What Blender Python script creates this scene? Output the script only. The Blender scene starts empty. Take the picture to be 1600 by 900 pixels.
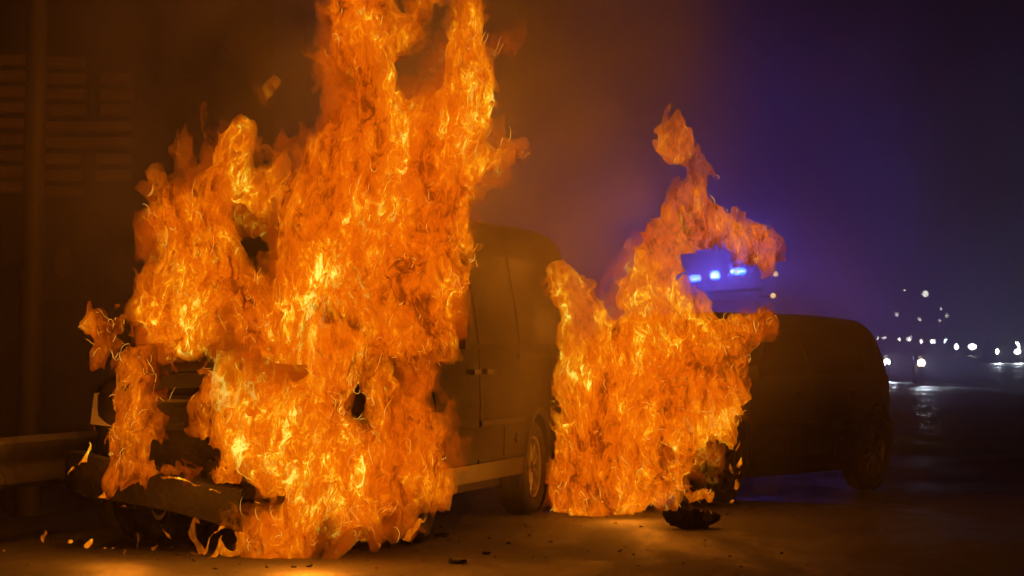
import bpy, bmesh, math, random
import numpy as np
from mathutils import Vector, Matrix, Euler

SC = bpy.context.scene
COL = SC.collection
R = math.radians
random.seed(7)

# ---------------------------------------------------------------- camera
CAM_H = 1.19            # seated eye height, a long lens from down the road
F_PX = 4470.0           # focal length in pixels of a 1600 px wide frame
cam_d = bpy.data.cameras.new('camera')
cam = bpy.data.objects.new('camera', cam_d)
COL.objects.link(cam)
cam.location = (0, 0, CAM_H)
cam.rotation_euler = (R(90) + math.atan(90 / F_PX), 0, 0)
cam_d.sensor_width = 36.0
cam_d.lens = 36.0 * F_PX / 1600.0
cam_d.clip_start = 0.1
cam_d.clip_end = 3000
SC.camera = cam

def at(px, py, y):
    """the place at distance y along the road that is seen at (px, py) of the 1600 x 900 photograph"""
    return Vector(((px - 800.0) * y / F_PX, y, CAM_H + (540.0 - py) * y / F_PX))

# ---------------------------------------------------------------- night sky and moon
W = bpy.data.worlds.new('World')
SC.world = W
W.use_nodes = True
wn = W.node_tree
wn.nodes.clear()
w_out = wn.nodes.new('ShaderNodeOutputWorld')
w_bg = wn.nodes.new('ShaderNodeBackground')
w_sky = wn.nodes.new('ShaderNodeTexSky')
w_sky.sky_type = 'NISHITA'
w_sky.sun_disc = False
SUN_EL, SUN_ROT = R(-4.0), R(150)
w_sky.sun_elevation = SUN_EL
w_sky.sun_rotation = SUN_ROT
w_bg.inputs['Strength'].default_value = 0.05
w_mix = wn.nodes.new('ShaderNodeMix')
w_mix.data_type = 'RGBA'; w_mix.blend_type = 'MULTIPLY'
w_mix.inputs['Factor'].default_value = 1.0
w_mix.inputs['B'].default_value = (0.55, 0.17, 0.11, 1)      # the orange-grey murk of a town's night sky
wn.links.new(w_sky.outputs[0], w_mix.inputs['A'])
wn.links.new(w_mix.outputs['Result'], w_bg.inputs[0])
wn.links.new(w_bg.outputs[0], w_out.inputs[0])

sun_d = bpy.data.lights.new('moonlight', 'SUN')
sun_d.energy = 0.004
sun_d.angle = R(0.5)
sun_d.color = (0.75, 0.82, 1.0)
sun = bpy.data.objects.new('moonlight', sun_d)
COL.objects.link(sun)
sun.rotation_euler = (R(50), 0, R(150))

# ---------------------------------------------------------------- exposure and sampling
SC.view_settings.view_transform = 'Standard'
SC.view_settings.look = 'None'
SC.view_settings.exposure = 0
SC.view_settings.gamma = 1
SC.view_settings.use_curve_mapping = False
cy = SC.cycles
cy.use_denoising = True
cy.max_bounces = 6
cy.diffuse_bounces = 2
cy.glossy_bounces = 3
cy.transmission_bounces = 3
cy.volume_bounces = 1
cy.transparent_max_bounces = 24
cy.caustics_reflective = False
cy.caustics_refractive = False
cy.sample_clamp_indirect = 4.0
cy.volume_step_rate = 1.6
cy.volume_max_steps = 256
cy.use_adaptive_sampling = True
cy.adaptive_threshold = 0.03
cy.adaptive_min_samples = 20
HAZE = 0.006            # thickness of the night air, per metre
BEAM = 2200             # watts of a near headlamp beam
# banks of smoke: middle, half size, thickness, curls per metre
SMOKE = [((-1.0, 19.8, 3.3), (3.0, 2.5, 3.6), .42, .75), ((.15, 21.5, 3.6), (1.6, 2.5, 2.0), .22, .9), ((-.25, 19.0, 1.9), (.95, 2.1, 2.1), .40, .9), ((1.3, 25, 2.6), (4.2, 4.0, 3.2), .11, .5),
         ((-3.0, 19.8, 1.6), (2.0, 2.8, 2.9), .085, .7), ((2.2, 20.2, 1.0), (1.5, 1.5, 1.6), .06, .8), ((4.5, 57, 3.5), (9.0, 9.0, 7.5), .10, .25), ((7.0, 37, .0), (5.0, 8, 1.0), .45, .5)]
# ---------------------------------------------------------------- materials
def material(name, color, rough=0.6, metal=0.0, var=0.25, scale=4.0, bump=0.0, rough_var=0.0, spec=0.5, color2=None, stretch=(1, 1, 1), coords='Object'):
    m = bpy.data.materials.new(name)
    m.use_nodes = True
    nt = m.node_tree
    b = nt.nodes['Principled BSDF']
    N, L = nt.nodes.new, nt.links.new
    tc = N('ShaderNodeTexCoord')
    mp = N('ShaderNodeMapping'); mp.inputs['Scale'].default_value = stretch
    L(tc.outputs[coords], mp.inputs[0])
    n = N('ShaderNodeTexNoise')
    n.inputs['Scale'].default_value = scale
    n.inputs['Detail'].default_value = 6
    n.inputs['Roughness'].default_value = 0.62
    L(mp.outputs[0], n.inputs['Vector'])
    r = N('ShaderNodeValToRGB')
    c2 = color2 or tuple(min(1, c * (1 + var)) for c in color)
    c1 = tuple(c * (1 - var) for c in color)
    e = r.color_ramp.elements
    e[0].position, e[0].color = 0.32, c1 + (1,)
    e[1].position, e[1].color = 0.68, c2 + (1,)
    L(n.outputs[0], r.inputs[0])
    L(r.outputs[0], b.inputs['Base Color'])
    b.inputs['Metallic'].default_value = metal
    b.inputs['Specular IOR Level'].default_value = spec
    if rough_var:
        q = N('ShaderNodeMapRange')
        q.inputs['To Min'].default_value = max(0.02, rough - rough_var)
        q.inputs['To Max'].default_value = min(1, rough + rough_var)
        L(n.outputs[0], q.inputs['Value']); L(q.outputs[0], b.inputs['Roughness'])
    else:
        b.inputs['Roughness'].default_value = rough
    if bump:
        k = N('ShaderNodeBump'); k.inputs['Strength'].default_value = 1.0
        k.inputs['Distance'].default_value = bump
        n2 = N('ShaderNodeTexNoise'); n2.inputs['Scale'].default_value = scale * 5; n2.inputs['Detail'].default_value = 5
        L(mp.outputs[0], n2.inputs['Vector'])
        L(n2.outputs[0], k.inputs['Height']); L(k.outputs[0], b.inputs['Normal'])
    return m

def glow(name, color, strength):
    m = bpy.data.materials.new(name)
    m.use_nodes = True
    b = m.node_tree.nodes['Principled BSDF']
    b.inputs['Base Color'].default_value = (.05, .05, .05, 1)
    b.inputs['Emission Color'].default_value = tuple(color) + (1,)
    b.inputs['Emission Strength'].default_value = strength
    b.inputs['Roughness'].default_value = 0.3
    return m

M_CHAR = material('scorched_paint', (.022, .019, .017), .6, 0, .6, 5.0, .006, .15)
M_PAINT = material('sooty_paint', (.026, .022, .019), .6, 0, .85, 3.2, .003, .14, spec=.22)
M_DARKPAINT = material('dark_car_paint', (.035, .033, .036), .30, 0, .3, 2.0, .0, .08)
M_GLASS = material('sooty_window_glass', (.012, .011, .010), .5, 0, .5, 3.0, .0, .08)
M_PLASTIC = material('black_plastic', (.022, .021, .020), .5, 0, .4, 9.0, .002, .1)
M_TYRE = material('tyre_rubber', (.018, .017, .016), .75, 0, .4, 14.0, .003)
M_RIM = material('alloy_rim', (.30, .29, .28), .38, .8, .35, 10.0)
M_STEEL = material('galvanised_steel', (.17, .163, .15), .5, .6, .35, 3.0, .002, .12)
M_LAMPGLASS = material('clear_lamp_lens', (.35, .33, .30), .2, 0, .2, 8.0)
M_REDLENS = material('red_lamp_lens', (.28, .02, .012), .25, 0, .3, 12.0)
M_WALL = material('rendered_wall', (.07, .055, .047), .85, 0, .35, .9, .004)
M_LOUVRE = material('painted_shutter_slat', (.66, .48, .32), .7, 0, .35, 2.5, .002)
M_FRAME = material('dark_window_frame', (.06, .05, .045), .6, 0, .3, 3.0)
M_POLE = material('weathered_pole', (.11, .095, .082), .6, .2, .35, 2.0, .002, .1, stretch=(1, 1, .2))
M_SIGN = material('faded_sign_panel', (.085, .065, .055), .6, 0, .3, 1.4)
M_EMBLEM = material('pale_sign_print', (.30, .22, .12), .6, 0, .25, 3.0)
M_RUBBISH = material('charred_plastic', (.030, .022, .018), .45, 0, .5, 12.0, .006, .15)
M_CONC = material('concrete', (.26, .24, .22), .85, 0, .3, 3.0, .004)

# ---------------------------------------------------------------- object helpers
def empty(name, loc=(0, 0, 0), rz=0.0):
    o = bpy.data.objects.new(name, None)
    o.location = loc
    o.rotation_euler = (0, 0, rz)
    o.empty_display_size = 0.2
    COL.objects.link(o)
    return o

def tag(o, label=None, cat=None, group=None, kind=None):
    if label: o['label'] = label
    if cat: o['category'] = cat
    if group: o['group'] = group
    if kind: o['kind'] = kind
    return o

def link(name, me, mat, parent=None):
    o = bpy.data.objects.new(name, me)
    COL.objects.link(o)
    if mat and not me.materials: me.materials.append(mat)
    if parent: o.parent = parent
    return o

def from_bm(name, bm, mat, parent=None, smooth=False, bevel=0.0, angle=35):
    if bevel:
        bmesh.ops.bevel(bm, geom=[e for e in bm.edges if len(e.link_faces) == 2 and e.calc_face_angle(0) > 0.6],
                        offset=bevel, segments=2, affect='EDGES', profile=0.6)
    bmesh.ops.recalc_face_normals(bm, faces=bm.faces)
    me = bpy.data.meshes.new(name)
    bm.to_mesh(me); bm.free()
    if smooth:
        me.shade_smooth()
        me.set_sharp_from_angle(angle=R(angle))
    return link(name, me, mat, parent)

def box(bm, c, s, rot=None):
    v = [Vector((x * s[0] / 2, y * s[1] / 2, z * s[2] / 2)) for x in (-1, 1) for y in (-1, 1) for z in (-1, 1)]
    if rot is not None: v = [rot @ p for p in v]
    v = [bm.verts.new(p + Vector(c)) for p in v]
    for f in ((0, 1, 3, 2), (4, 6, 7, 5), (0, 4, 5, 1), (2, 3, 7, 6), (0, 2, 6, 4), (1, 5, 7, 3)):
        bm.faces.new([v[i] for i in f])

def tube(bm, pts, rad, n=8, cap=True):
    pts = [Vector(p) for p in pts]
    rr = rad if isinstance(rad, (list, tuple)) else [rad] * len(pts)
    rings = []
    for i, p in enumerate(pts):
        t = (pts[min(i + 1, len(pts) - 1)] - pts[max(i - 1, 0)]).normalized()
        a = t.orthogonal().normalized() if i == 0 else (a - t * a.dot(t)).normalized()
        b = t.cross(a)
        rings.append([bm.verts.new(p + (a * math.cos(k * 2 * math.pi / n) + b * math.sin(k * 2 * math.pi / n)) * rr[i]) for k in range(n)])
    for p, q in zip(rings[:-1], rings[1:]):
        for k in range(n):
            bm.faces.new((p[k], p[(k + 1) % n], q[(k + 1) % n], q[k]))
    if cap:
        bm.faces.new(rings[0][::-1]); bm.faces.new(rings[-1])

def lathe_x(bm, prof, n=32, closed=False):
    """prof: (x, radius) pairs turned about the x axis"""
    rings = [[bm.verts.new((x, r * math.cos(k * 2 * math.pi / n), r * math.sin(k * 2 * math.pi / n))) for k in range(n)] for x, r in prof]
    pr = list(zip(rings[:-1], rings[1:])) + ([(rings[-1], rings[0])] if closed else [])
    for p, q in pr:
        for k in range(n):
            bm.faces.new((p[k], p[(k + 1) % n], q[(k + 1) % n], q[k]))
    return rings

# ---------------------------------------------------------------- a road vehicle's body as a lofted shell
class Shape:
    """x to the vehicle's left, y from nose to tail, z up"""
    def __init__(s, L, W, sill, top, plan, side, wheels, wheel_r, crown=.03, rc=.12):
        s.L, s.W, s.sill, s.top_pts, s.plan_pts, s.side_pts = L, W, sill, top, plan, side
        s.wheels, s.wr, s.crown, s.rc = wheels, wheel_r, crown, rc
    def top(s, y): return float(np.interp(y, *zip(*s.top_pts)))
    def plan(s, y): return float(np.interp(y, *zip(*s.plan_pts)))
    def half(s, y, z): return s.plan(y) * float(np.interp(z, *zip(*s.side_pts)))
    def bottom(s, y):
        z = s.sill
        for wy in s.wheels:
            d = abs(y - wy); ra = s.wr + .055
            if d < ra: z = max(z, s.wr + math.sqrt(ra * ra - d * d))
        return z
    def section(s, y):
        t, b = s.top(y), s.bottom(y)
        rc = min(s.rc, (t - b) * .45)
        zs = list(np.linspace(b, t - rc, 9))
        out = [(s.half(y, z), z) for z in zs]
        w = out[-1][0]
        for k in range(1, 5):
            a = k / 5 * math.pi / 2
            out.append((w - rc * 1.5 * (1 - math.cos(a)), t - rc + rc * math.sin(a)))
        w2 = w - rc * 1.5
        for k in range(1, 5):
            f = 1 - k / 4
            out.append((w2 * f, t + s.crown * (1 - f * f)))
        return out
    def stations(s):
        y = set(np.round(np.linspace(0, s.L, 44), 3)) | {round(p[0], 3) for p in s.top_pts} | {round(p[0], 3) for p in s.plan_pts}
        for wy in s.wheels:
            ra = s.wr + .055
            y |= {round(wy + ra * math.sin(a), 3) for a in np.linspace(-math.pi / 2, math.pi / 2, 17)} | {round(wy - ra - .002, 3), round(wy + ra + .002, 3)}
        return sorted(v for v in y if 0 <= v <= s.L)
    def body(s, name, mat, parent):
        bm = bmesh.new()
        rings = []
        for y in s.stations():
            h = s.section(y)
            ring = [(x, y, z) for x, z in h] + [(-x, y, z) for x, z in reversed(h[:-1])]
            rings.append([bm.verts.new(p) for p in ring])
        n = len(rings[0])
        for p, q in zip(rings[:-1], rings[1:]):
            for k in range(n):
                bm.faces.new((p[k], q[k], q[(k + 1) % n], p[(k + 1) % n]))
        bm.faces.new(rings[0]); bm.faces.new(rings[-1][::-1])
        bmesh.ops.remove_doubles(bm, verts=bm.verts, dist=.0008)
        return from_bm(name, bm, mat, parent, smooth=True, angle=32)
    def patch(s, name, mat, parent, corners, sgn=1, off=.006, inset=.012, nu=10, nv=6):
        """a panel lying on the flank: corners (y,z) lower-front, lower-rear, upper-rear, upper-front"""
        bm = bmesh.new()
        a, b, c, d = [Vector(p) for p in corners]
        g = []
        for j in range(nv + 1):
            row = []
            for i in range(nu + 1):
                u, v = i / nu, j / nv
                p = (a * (1 - u) + b * u) * (1 - v) + (d * (1 - u) + c * u) * v
                row.append(p)
            g.append(row)
        def put(o): return [[bm.verts.new((sgn * (s.half(p[0], p[1]) + o), p[0], p[1])) for p in row] for row in g]
        A, B = put(off), put(-inset)
        for j in range(nv):
            for i in range(nu):
                bm.faces.new((A[j][i], A[j][i + 1], A[j + 1][i + 1], A[j + 1][i]))
        edge = lambda G: G[0] + [r[-1] for r in G[1:]] + G[-1][-2::-1] + [r[0] for r in G[-2:0:-1]]
        ea, eb = edge(A), edge(B)
        for k in range(len(ea)):
            bm.faces.new((ea[k], eb[k], eb[(k + 1) % len(ea)], ea[(k + 1) % len(ea)]))
        return from_bm(name, bm, mat, parent, smooth=True, angle=40)
    def across(s, name, mat, parent, y0, y1, k=.9, off=.006, n=8, kw=(1, 1)):
        """a panel lying on top of the body (windscreen, bonnet, rear window) between stations y0 and y1"""
        bm = bmesh.new()
        A = []; B = []
        for j in range(n + 1):
            y = y0 + (y1 - y0) * j / n
            t = s.top(y)
            e = .02
            sl = (s.top(y + e) - s.top(y - e)) / (2 * e)
            nrm = Vector((0, -sl, 1)).normalized()
            sec = s.section(y)
            w = sec[-5][0] * k * (kw[0] + (kw[1] - kw[0]) * j / n)
            ra = []; rb = []
            for i in range(n + 1):
                f = -1 + 2 * i / n
                p = Vector((w * f, y, t + s.crown * (1 - (w * f / max(sec[-5][0], .01)) ** 2)))
                ra.append(bm.verts.new(p + nrm * off)); rb.append(bm.verts.new(p - nrm * .012))
            A.append(ra); B.append(rb)
        for j in range(n):
            for i in range(n):
                bm.faces.new((A[j][i], A[j][i + 1], A[j + 1][i + 1], A[j + 1][i]))
        edge = lambda G: G[0] + [r[-1] for r in G[1:]] + G[-1][-2::-1] + [r[0] for r in G[-2:0:-1]]
        ea, eb = edge(A), edge(B)
        for q in range(len(ea)):
            bm.faces.new((ea[q], eb[q], eb[(q + 1) % len(ea)], ea[(q + 1) % len(ea)]))
        return from_bm(name, bm, mat, parent, smooth=True, angle=40)

def make_wheel(parent, x, y, r, width, sgn, rim_mat=M_RIM, spokes=5):
    bm = bmesh.new()
    lathe_x(bm, [(-.5 * width * .6, .05), (width * .30, .05), (width * .34, .0001)], 16)
    hub = from_bm('wheel', bm, M_PLASTIC, parent, smooth=True)
    hub.location = (x, y, r)
    hub.scale = (sgn, 1, 1)
    bm = bmesh.new()
    w = width / 2
    lathe_x(bm, [(-w * .8, r * .66), (-w, r * .74), (-w, r * .88), (-w * .8, r * .97), (-w * .5, r), (-w * .12, r), (-w * .10, r * .985), (-w * .02, r * .985),
                 (0, r), (w * .3, r), (w * .32, r * .985), (w * .40, r * .985), (w * .42, r), (w * .62, r * .995), (w * .85, r * .96), (w, r * .88), (w * 1.0, r * .76), (w * .86, r * .66)], 40, closed=True)
    from_bm('tyre', bm, M_TYRE, hub, smooth=True, angle=50)
    bm = bmesh.new()
    lathe_x(bm, [(-w * .78, r * .655), (w * .80, r * .655), (w * .86, r * .64), (w * .80, r * .60), (w * .45, r * .57), (-w * .78, r * .57)], 32, closed=True)
    for k in range(spokes):
        a = 2 * math.pi * k / spokes + .3
        m = Matrix.Rotation(a, 3, 'X')
        for dx in (-.09, .09):
            p = [m @ Vector((w * .55, dx * r * .5, .04)), m @ Vector((w * .62, dx * r * 1.1, r * .3)), m @ Vector((w * .5, dx * r * 1.7, r * .60))]
            tube(bm, p, [.020, .018, .018], 6)
    from_bm('rim', bm, rim_mat, hub, smooth=True)
    return hub

# ---------------------------------------------------------------- ground
def ground_z(y):
    return 0.0 if y < 140 else (y - 140) * .0060 if y < 460 else 1.92

def make_ground():
    ys = [-20, 5, 12, 20, 30, 60, 100, 140, 200, 300, 460, 700, 1500]
    xs = [-500, -60, -20, 0, 20, 60, 500]
    bm = bmesh.new()
    g = [[bm.verts.new((x, y, ground_z(y))) for x in xs] for y in ys]
    for j in range(len(ys) - 1):
        for i in range(len(xs) - 1):
            bm.faces.new((g[j][i], g[j][i + 1], g[j + 1][i + 1], g[j + 1][i]))
    m = bpy.data.materials.new('wet_asphalt')
    m.use_nodes = True
    nt = m.node_tree; b = nt.nodes['Principled BSDF']; N, L = nt.nodes.new, nt.links.new
    tc = N('ShaderNodeTexCoord')
    def noise(sc, det, ro, st=(1, 1, 1), dist=0.0):
        mp = N('ShaderNodeMapping'); mp.inputs['Scale'].default_value = st
        n = N('ShaderNodeTexNoise'); n.inputs['Scale'].default_value = sc; n.inputs['Detail'].default_value = det
        n.inputs['Roughness'].default_value = ro; n.inputs['Distortion'].default_value = dist
        L(tc.outputs['Object'], mp.inputs[0]); L(mp.outputs[0], n.inputs['Vector'])
        return n.outputs[0]
    big = noise(.9, 5, .6, (1.0, .28, 1), .4)            # damp patches drawn out along the road
    grit = noise(160, 3, .7)
    mid = noise(9, 5, .65, (1, .5, 1))
    r = N('ShaderNodeValToRGB'); e = r.color_ramp.elements
    e[0].position, e[0].color = .30, (.050, .047, .045, 1)
    e[1].position, e[1].color = .72, (.125, .115, .105, 1)
    mixn = N('ShaderNodeMath'); mixn.operation = 'MULTIPLY_ADD'; mixn.inputs[1].default_value = .45
    L(grit, mixn.inputs[0])
    sc = N('ShaderNodeMath'); sc.operation = 'MULTIPLY'; sc.inputs[1].default_value = .55; L(mid, sc.inputs[0]); L(sc.outputs[0], mixn.inputs[2])
    L(mixn.outputs[0], r.inputs[0]); L(r.outputs[0], b.inputs['Base Color'])
    q = N('ShaderNodeMapRange'); q.interpolation_type = 'SMOOTHSTEP'
    q.inputs['From Min'].default_value = .42; q.inputs['From Max'].default_value = .60
    q.inputs['To Min'].default_value = .70; q.inputs['To Max'].default_value = .40
    L(big, q.inputs['Value']); L(q.outputs[0], b.inputs['Roughness'])
    bp = N('ShaderNodeBump'); bp.inputs['Distance'].default_value = .022
    L(mixn.outputs[0], bp.inputs['Height']); L(bp.outputs[0], b.inputs['Normal'])
    bb = N('ShaderNodeMapRange'); bb.inputs['From Min'].default_value = .42; bb.inputs['From Max'].default_value = .62
    bb.inputs['To Min'].default_value = 1.0; bb.inputs['To Max'].default_value = .45
    L(big, bb.inputs['Value']); L(bb.outputs[0], bp.inputs['Strength'])
    o = from_bm('road', bm, m)
    o['kind'] = 'structure'
    return o
make_ground()

# ---------------------------------------------------------------- the near van
VAN_YAW = R(-13.2)
van = tag(empty('burning_van', (-1.662, 16.55, 0), VAN_YAW), 'burnt out passenger van wrapped in flames nearest the camera', 'van')
VS = Shape(5.62, 1.90, .30,
           [(0, .78), (.04, .92), (.15, 1.00), (.72, 1.15), (.80, 1.17), (1.50, 1.88), (1.62, 1.97), (1.9, 2.03), (2.6, 2.05), (5.0, 2.05), (5.3, 2.03), (5.43, 1.97), (5.53, 1.7), (5.58, 1.2), (5.62, .9)],
           [(0, .70), (.06, .80), (.2, .88), (.5, .935), (1.0, .95), (4.6, .955), (5.3, .95), (5.5, .92), (5.62, .82)],
           [(.2, .95), (.45, .99), (.8, 1.0), (1.15, .99), (1.35, .97), (1.9, .87), (2.1, .84)],
           [.95, 4.0], .335, rc=.13)
VS.body('body', M_PAINT, van)
VS.across('windshield', M_GLASS, van, .86, 1.50, .93)
VS.across('bonnet', M_CHAR, van, .18, .74, .92, off=.008)
for sg in (1, -1):
    d = VS.patch('front_door', M_PAINT, van, [(1.36, .42), (2.28, .42), (2.28, 1.16), (1.02, 1.16)], sg)
    bm = bmesh.new(); box(bm, (sg * (VS.half(2.1, 1.0) + .025), 2.12, 1.02), (.03, .17, .035)); from_bm('handle', bm, M_PLASTIC, d, bevel=.008)
    VS.patch('front_window', M_GLASS, van, [(1.12, 1.20), (2.24, 1.20), (2.24, 1.80), (1.62, 1.80)], sg, .004)
    d = VS.patch('sliding_door', M_PAINT, van, [(2.31, .42), (3.36, .42), (3.36, 1.16), (2.31, 1.16)], sg)
    bm = bmesh.new(); box(bm, (sg * (VS.half(2.45, 1.0) + .025), 2.46, 1.02), (.03, .17, .035)); from_bm('handle', bm, M_PLASTIC, d, bevel=.008)
    VS.patch('middle_window', M_GLASS, van, [(2.33, 1.20), (3.42, 1.20), (3.42, 1.80), (2.33, 1.80)], sg, .004)
    VS.patch('rear_window', M_GLASS, van, [(3.50, 1.20), (5.16, 1.20), (5.06, 1.80), (3.50, 1.80)], sg, .004)
    VS.patch('rear_quarter', M_PAINT, van, [(4.42, .55), (5.30, .55), (5.33, 1.16), (4.42, 1.16)], sg, .005)
    VS.patch('trim_strip', M_PLASTIC, van, [(2.31, .665), (3.56, .665), (3.56, .70), (2.31, .70)], sg, .018, nv=1)
    VS.patch('lower_panel', M_PAINT, van, [(1.40, .45), (2.95, .45), (2.95, .655), (1.40, .655)], sg, .012, nv=2)
    d = VS.patch('lower_panel', M_PAINT, van, [(2.98, .45), (3.58, .45), (3.58, .655), (2.98, .655)], sg, .012, nv=2)
    bm = bmesh.new(); lathe_x(bm, [(0, .0001), (.012, .018), (.02, .03), (.0, .036)], 14)
    k = from_bm('cap', bm, M_PLASTIC, d, smooth=True); k.location = (sg * (VS.half(3.3, .56) + .012), 3.3, .565); k.scale = (sg, 1, 1)
    VS.patch('sill', M_PLASTIC, van, [(1.40, .31), (3.57, .31), (3.57, .425), (1.40, .425)], sg, .022, nv=2)
    VS.patch('door_rail', M_PLASTIC, van, [(3.42, 1.10), (5.2, 1.10), (5.2, 1.135), (3.42, 1.135)], sg, .014, nv=1)
    # wheel arch lips
    for wy in VS.wheels:
        bm = bmesh.new()
        pts = []
        for a in np.linspace(-.05, math.pi + .05, 19):
            yy, zz = wy + .40 * math.cos(a), .335 + .40 * math.sin(a)
            pts.append((sg * (VS.half(yy, max(zz, .32)) + .004), yy, max(zz, .31)))
        tube(bm, pts, .026, 6)
        from_bm('arch_trim', bm, M_PLASTIC, van, smooth=True)
        make_wheel(van, sg * .835, wy, .335, .225, sg)
    # headlamp, tail lamp, mirror
    bm = bmesh.new()
    for (x0, x1, y, z0, z1) in ((.50, .84, .03, .70, .93),):
        v = [(x0, -.03, z0), (x1, .05, z0 + .03), (x1 + .02, .16, z1 - .02), (x0 + .02, .03, z1)]
        w_ = [(a, b + .10, c) for a, b, c in v]
        A = [bm.verts.new((sg * a, b - .012, c)) for a, b, c in v]; B = [bm.verts.new((sg * a, b, c)) for a, b, c in w_]
        bm.faces.new(A); bm.faces.new(B[::-1])
        for k in range(4): bm.faces.new((A[k], B[k], B[(k + 1) % 4], A[(k + 1) % 4]))
    from_bm('headlight', bm, M_LAMPGLASS, van, bevel=.012)
    VS.patch('tail_light', M_REDLENS, van, [(5.34, .80), (5.48, .80), (5.46, 1.25), (5.37, 1.25)], sg, .016, nu=3)
    bm = bmesh.new()
    box(bm, (sg * 1.08, 1.13, 1.27), (.17, .10, .20)); box(bm, (sg * .98, 1.15, 1.20), (.14, .05, .05))
    mr = from_bm('mirror', bm, M_PLASTIC, van, bevel=.02)
    bm = bmesh.new(); box(bm, (sg * 1.08, 1.185, 1.27), (.14, .012, .16)); from_bm('mirror_glass', bm, M_GLASS, mr, bevel=.004)
# cowl, grille, wipers
bm = bmesh.new()
box(bm, (0, .80, 1.185), (1.62, .13, .05)); from_bm('cowl', bm, M_PLASTIC, van, bevel=.015)
for x in (-.45, .25):
    bm = bmesh.new(); tube(bm, [(x, .82, 1.215), (x + .28, .90, 1.29), (x + .58, .93, 1.315)], [.014, .010, .008], 6); from_bm('wiper', bm, M_PLASTIC, van)
gr = None
bm = bmesh.new(); box(bm, (0, -.005, .80), (1.0, .05, .20)); gr = from_bm('grille', bm, M_PLASTIC, van, bevel=.015)
for k in range(4):
    bm = bmesh.new(); box(bm, (0, -.036, .735 + k * .045), (.94, .02, .018)); from_bm('slat', bm, M_STEEL if k == 3 else M_PLASTIC, gr)
# the front bumper, burnt loose and hanging askew
def sweep(pts, prof, up=Vector((0, 0, 1))):
    bm = bmesh.new(); rings = []
    pts = [Vector(p) for p in pts]
    for i, p in enumerate(pts):
        t = (pts[min(i + 1, len(pts) - 1)] - pts[max(i - 1, 0)]).normalized()
        s_ = t.cross(up).normalized(); u_ = s_.cross(t)
        f = 1.0
        rings.append([bm.verts.new(p + s_ * a * f + u_ * b * f) for a, b in prof])
    n = len(prof)
    for p, q in zip(rings[:-1], rings[1:]):
        for k in range(n): bm.faces.new((p[k], p[(k + 1) % n], q[(k + 1) % n], q[k]))
    bm.faces.new(rings[0][::-1]); bm.faces.new(rings[-1])
    return bm
prof = [(.06, -.11), (.075, -.03), (.07, .05), (.05, .10), (-.02, .115), (-.02, .09), (.03, .075), (.045, 0), (.035, -.09), (.0, -.115)]
bm = sweep([(-1.0, .62, .40), (-1.0, .38, .44), (-.97, .16, .46), (-.88, .0, .455), (-.70, -.10, .43), (-.45, -.15, .395), (-.2, -.17, .35), (0.02, -.16, .30), (.14, -.14, .265)], prof)
for v in bm.verts:
    v.co += Vector((0, random.uniform(-.012, .012), random.uniform(-.012, .012)))
fb = from_bm('front_bumper', bm, M_CHAR, van, smooth=True, angle=30)
bm = bmesh.new(); tube(bm, [(.10, -.15, .28), (.16, -.14, .23), (.19, -.15, .10), (.205, -.16, .02)], [.02, .018, .016, .010], 6)
tube(bm, [(.17, -.16, .245), (.32, -.2, .27), (.47, -.22, .30)], [.014, .010, .006], 6)
from_bm('bracket', bm, M_CHAR, fb)
bm = bmesh.new(); box(bm, (.22, .0, .46), (.62, .10, .13)); from_bm('crash_beam', bm, M_CHAR, van, bevel=.02)
bm = bmesh.new(); box(bm, (0, 5.60, .50), (1.72, .14, .24)); from_bm('rear_bumper', bm, M_PLASTIC, van, bevel=.04)
bm = bmesh.new(); box(bm, (0, 2.6, .27), (1.5, 4.6, .10)); from_bm('underbody', bm, M_CHAR, van, bevel=.02)

# ---------------------------------------------------------------- the second car
car = tag(empty('dark_car', (.399, 20.93, 0), R(-31.2)), 'dark hatchback parked behind the van with its bonnet alight', 'car')
CS = Shape(4.15, 1.76, .24,
           [(0, .60), (.05, .70), (.2, .78), (.9, .95), (1.0, .98), (1.72, 1.36), (1.95, 1.415), (2.4, 1.435), (3.3, 1.43), (3.78, 1.41), (3.94, 1.36), (4.06, 1.0), (4.10, .92), (4.15, .72)],
           [(0, .60), (.08, .72), (.3, .82), (.7, .875), (1.2, .88), (3.4, .88), (3.8, .855), (4.0, .80), (4.15, .66)],
           [(.2, .93), (.4, .985), (.65, 1.0), (.9, .985), (1.0, .96), (1.36, .80), (1.5, .76)],
           [.87, 3.58], .325, crown=.025, rc=.15)
CS.body('body', M_DARKPAINT, car)
CS.across('windshield', M_GLASS, car, 1.04, 1.70, .93)
CS.across('bonnet', M_CHAR, car, .18, .90, .9, off=.006)
CS.across('rear_window', M_GLASS, car, 3.96, 4.05, .85)
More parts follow.
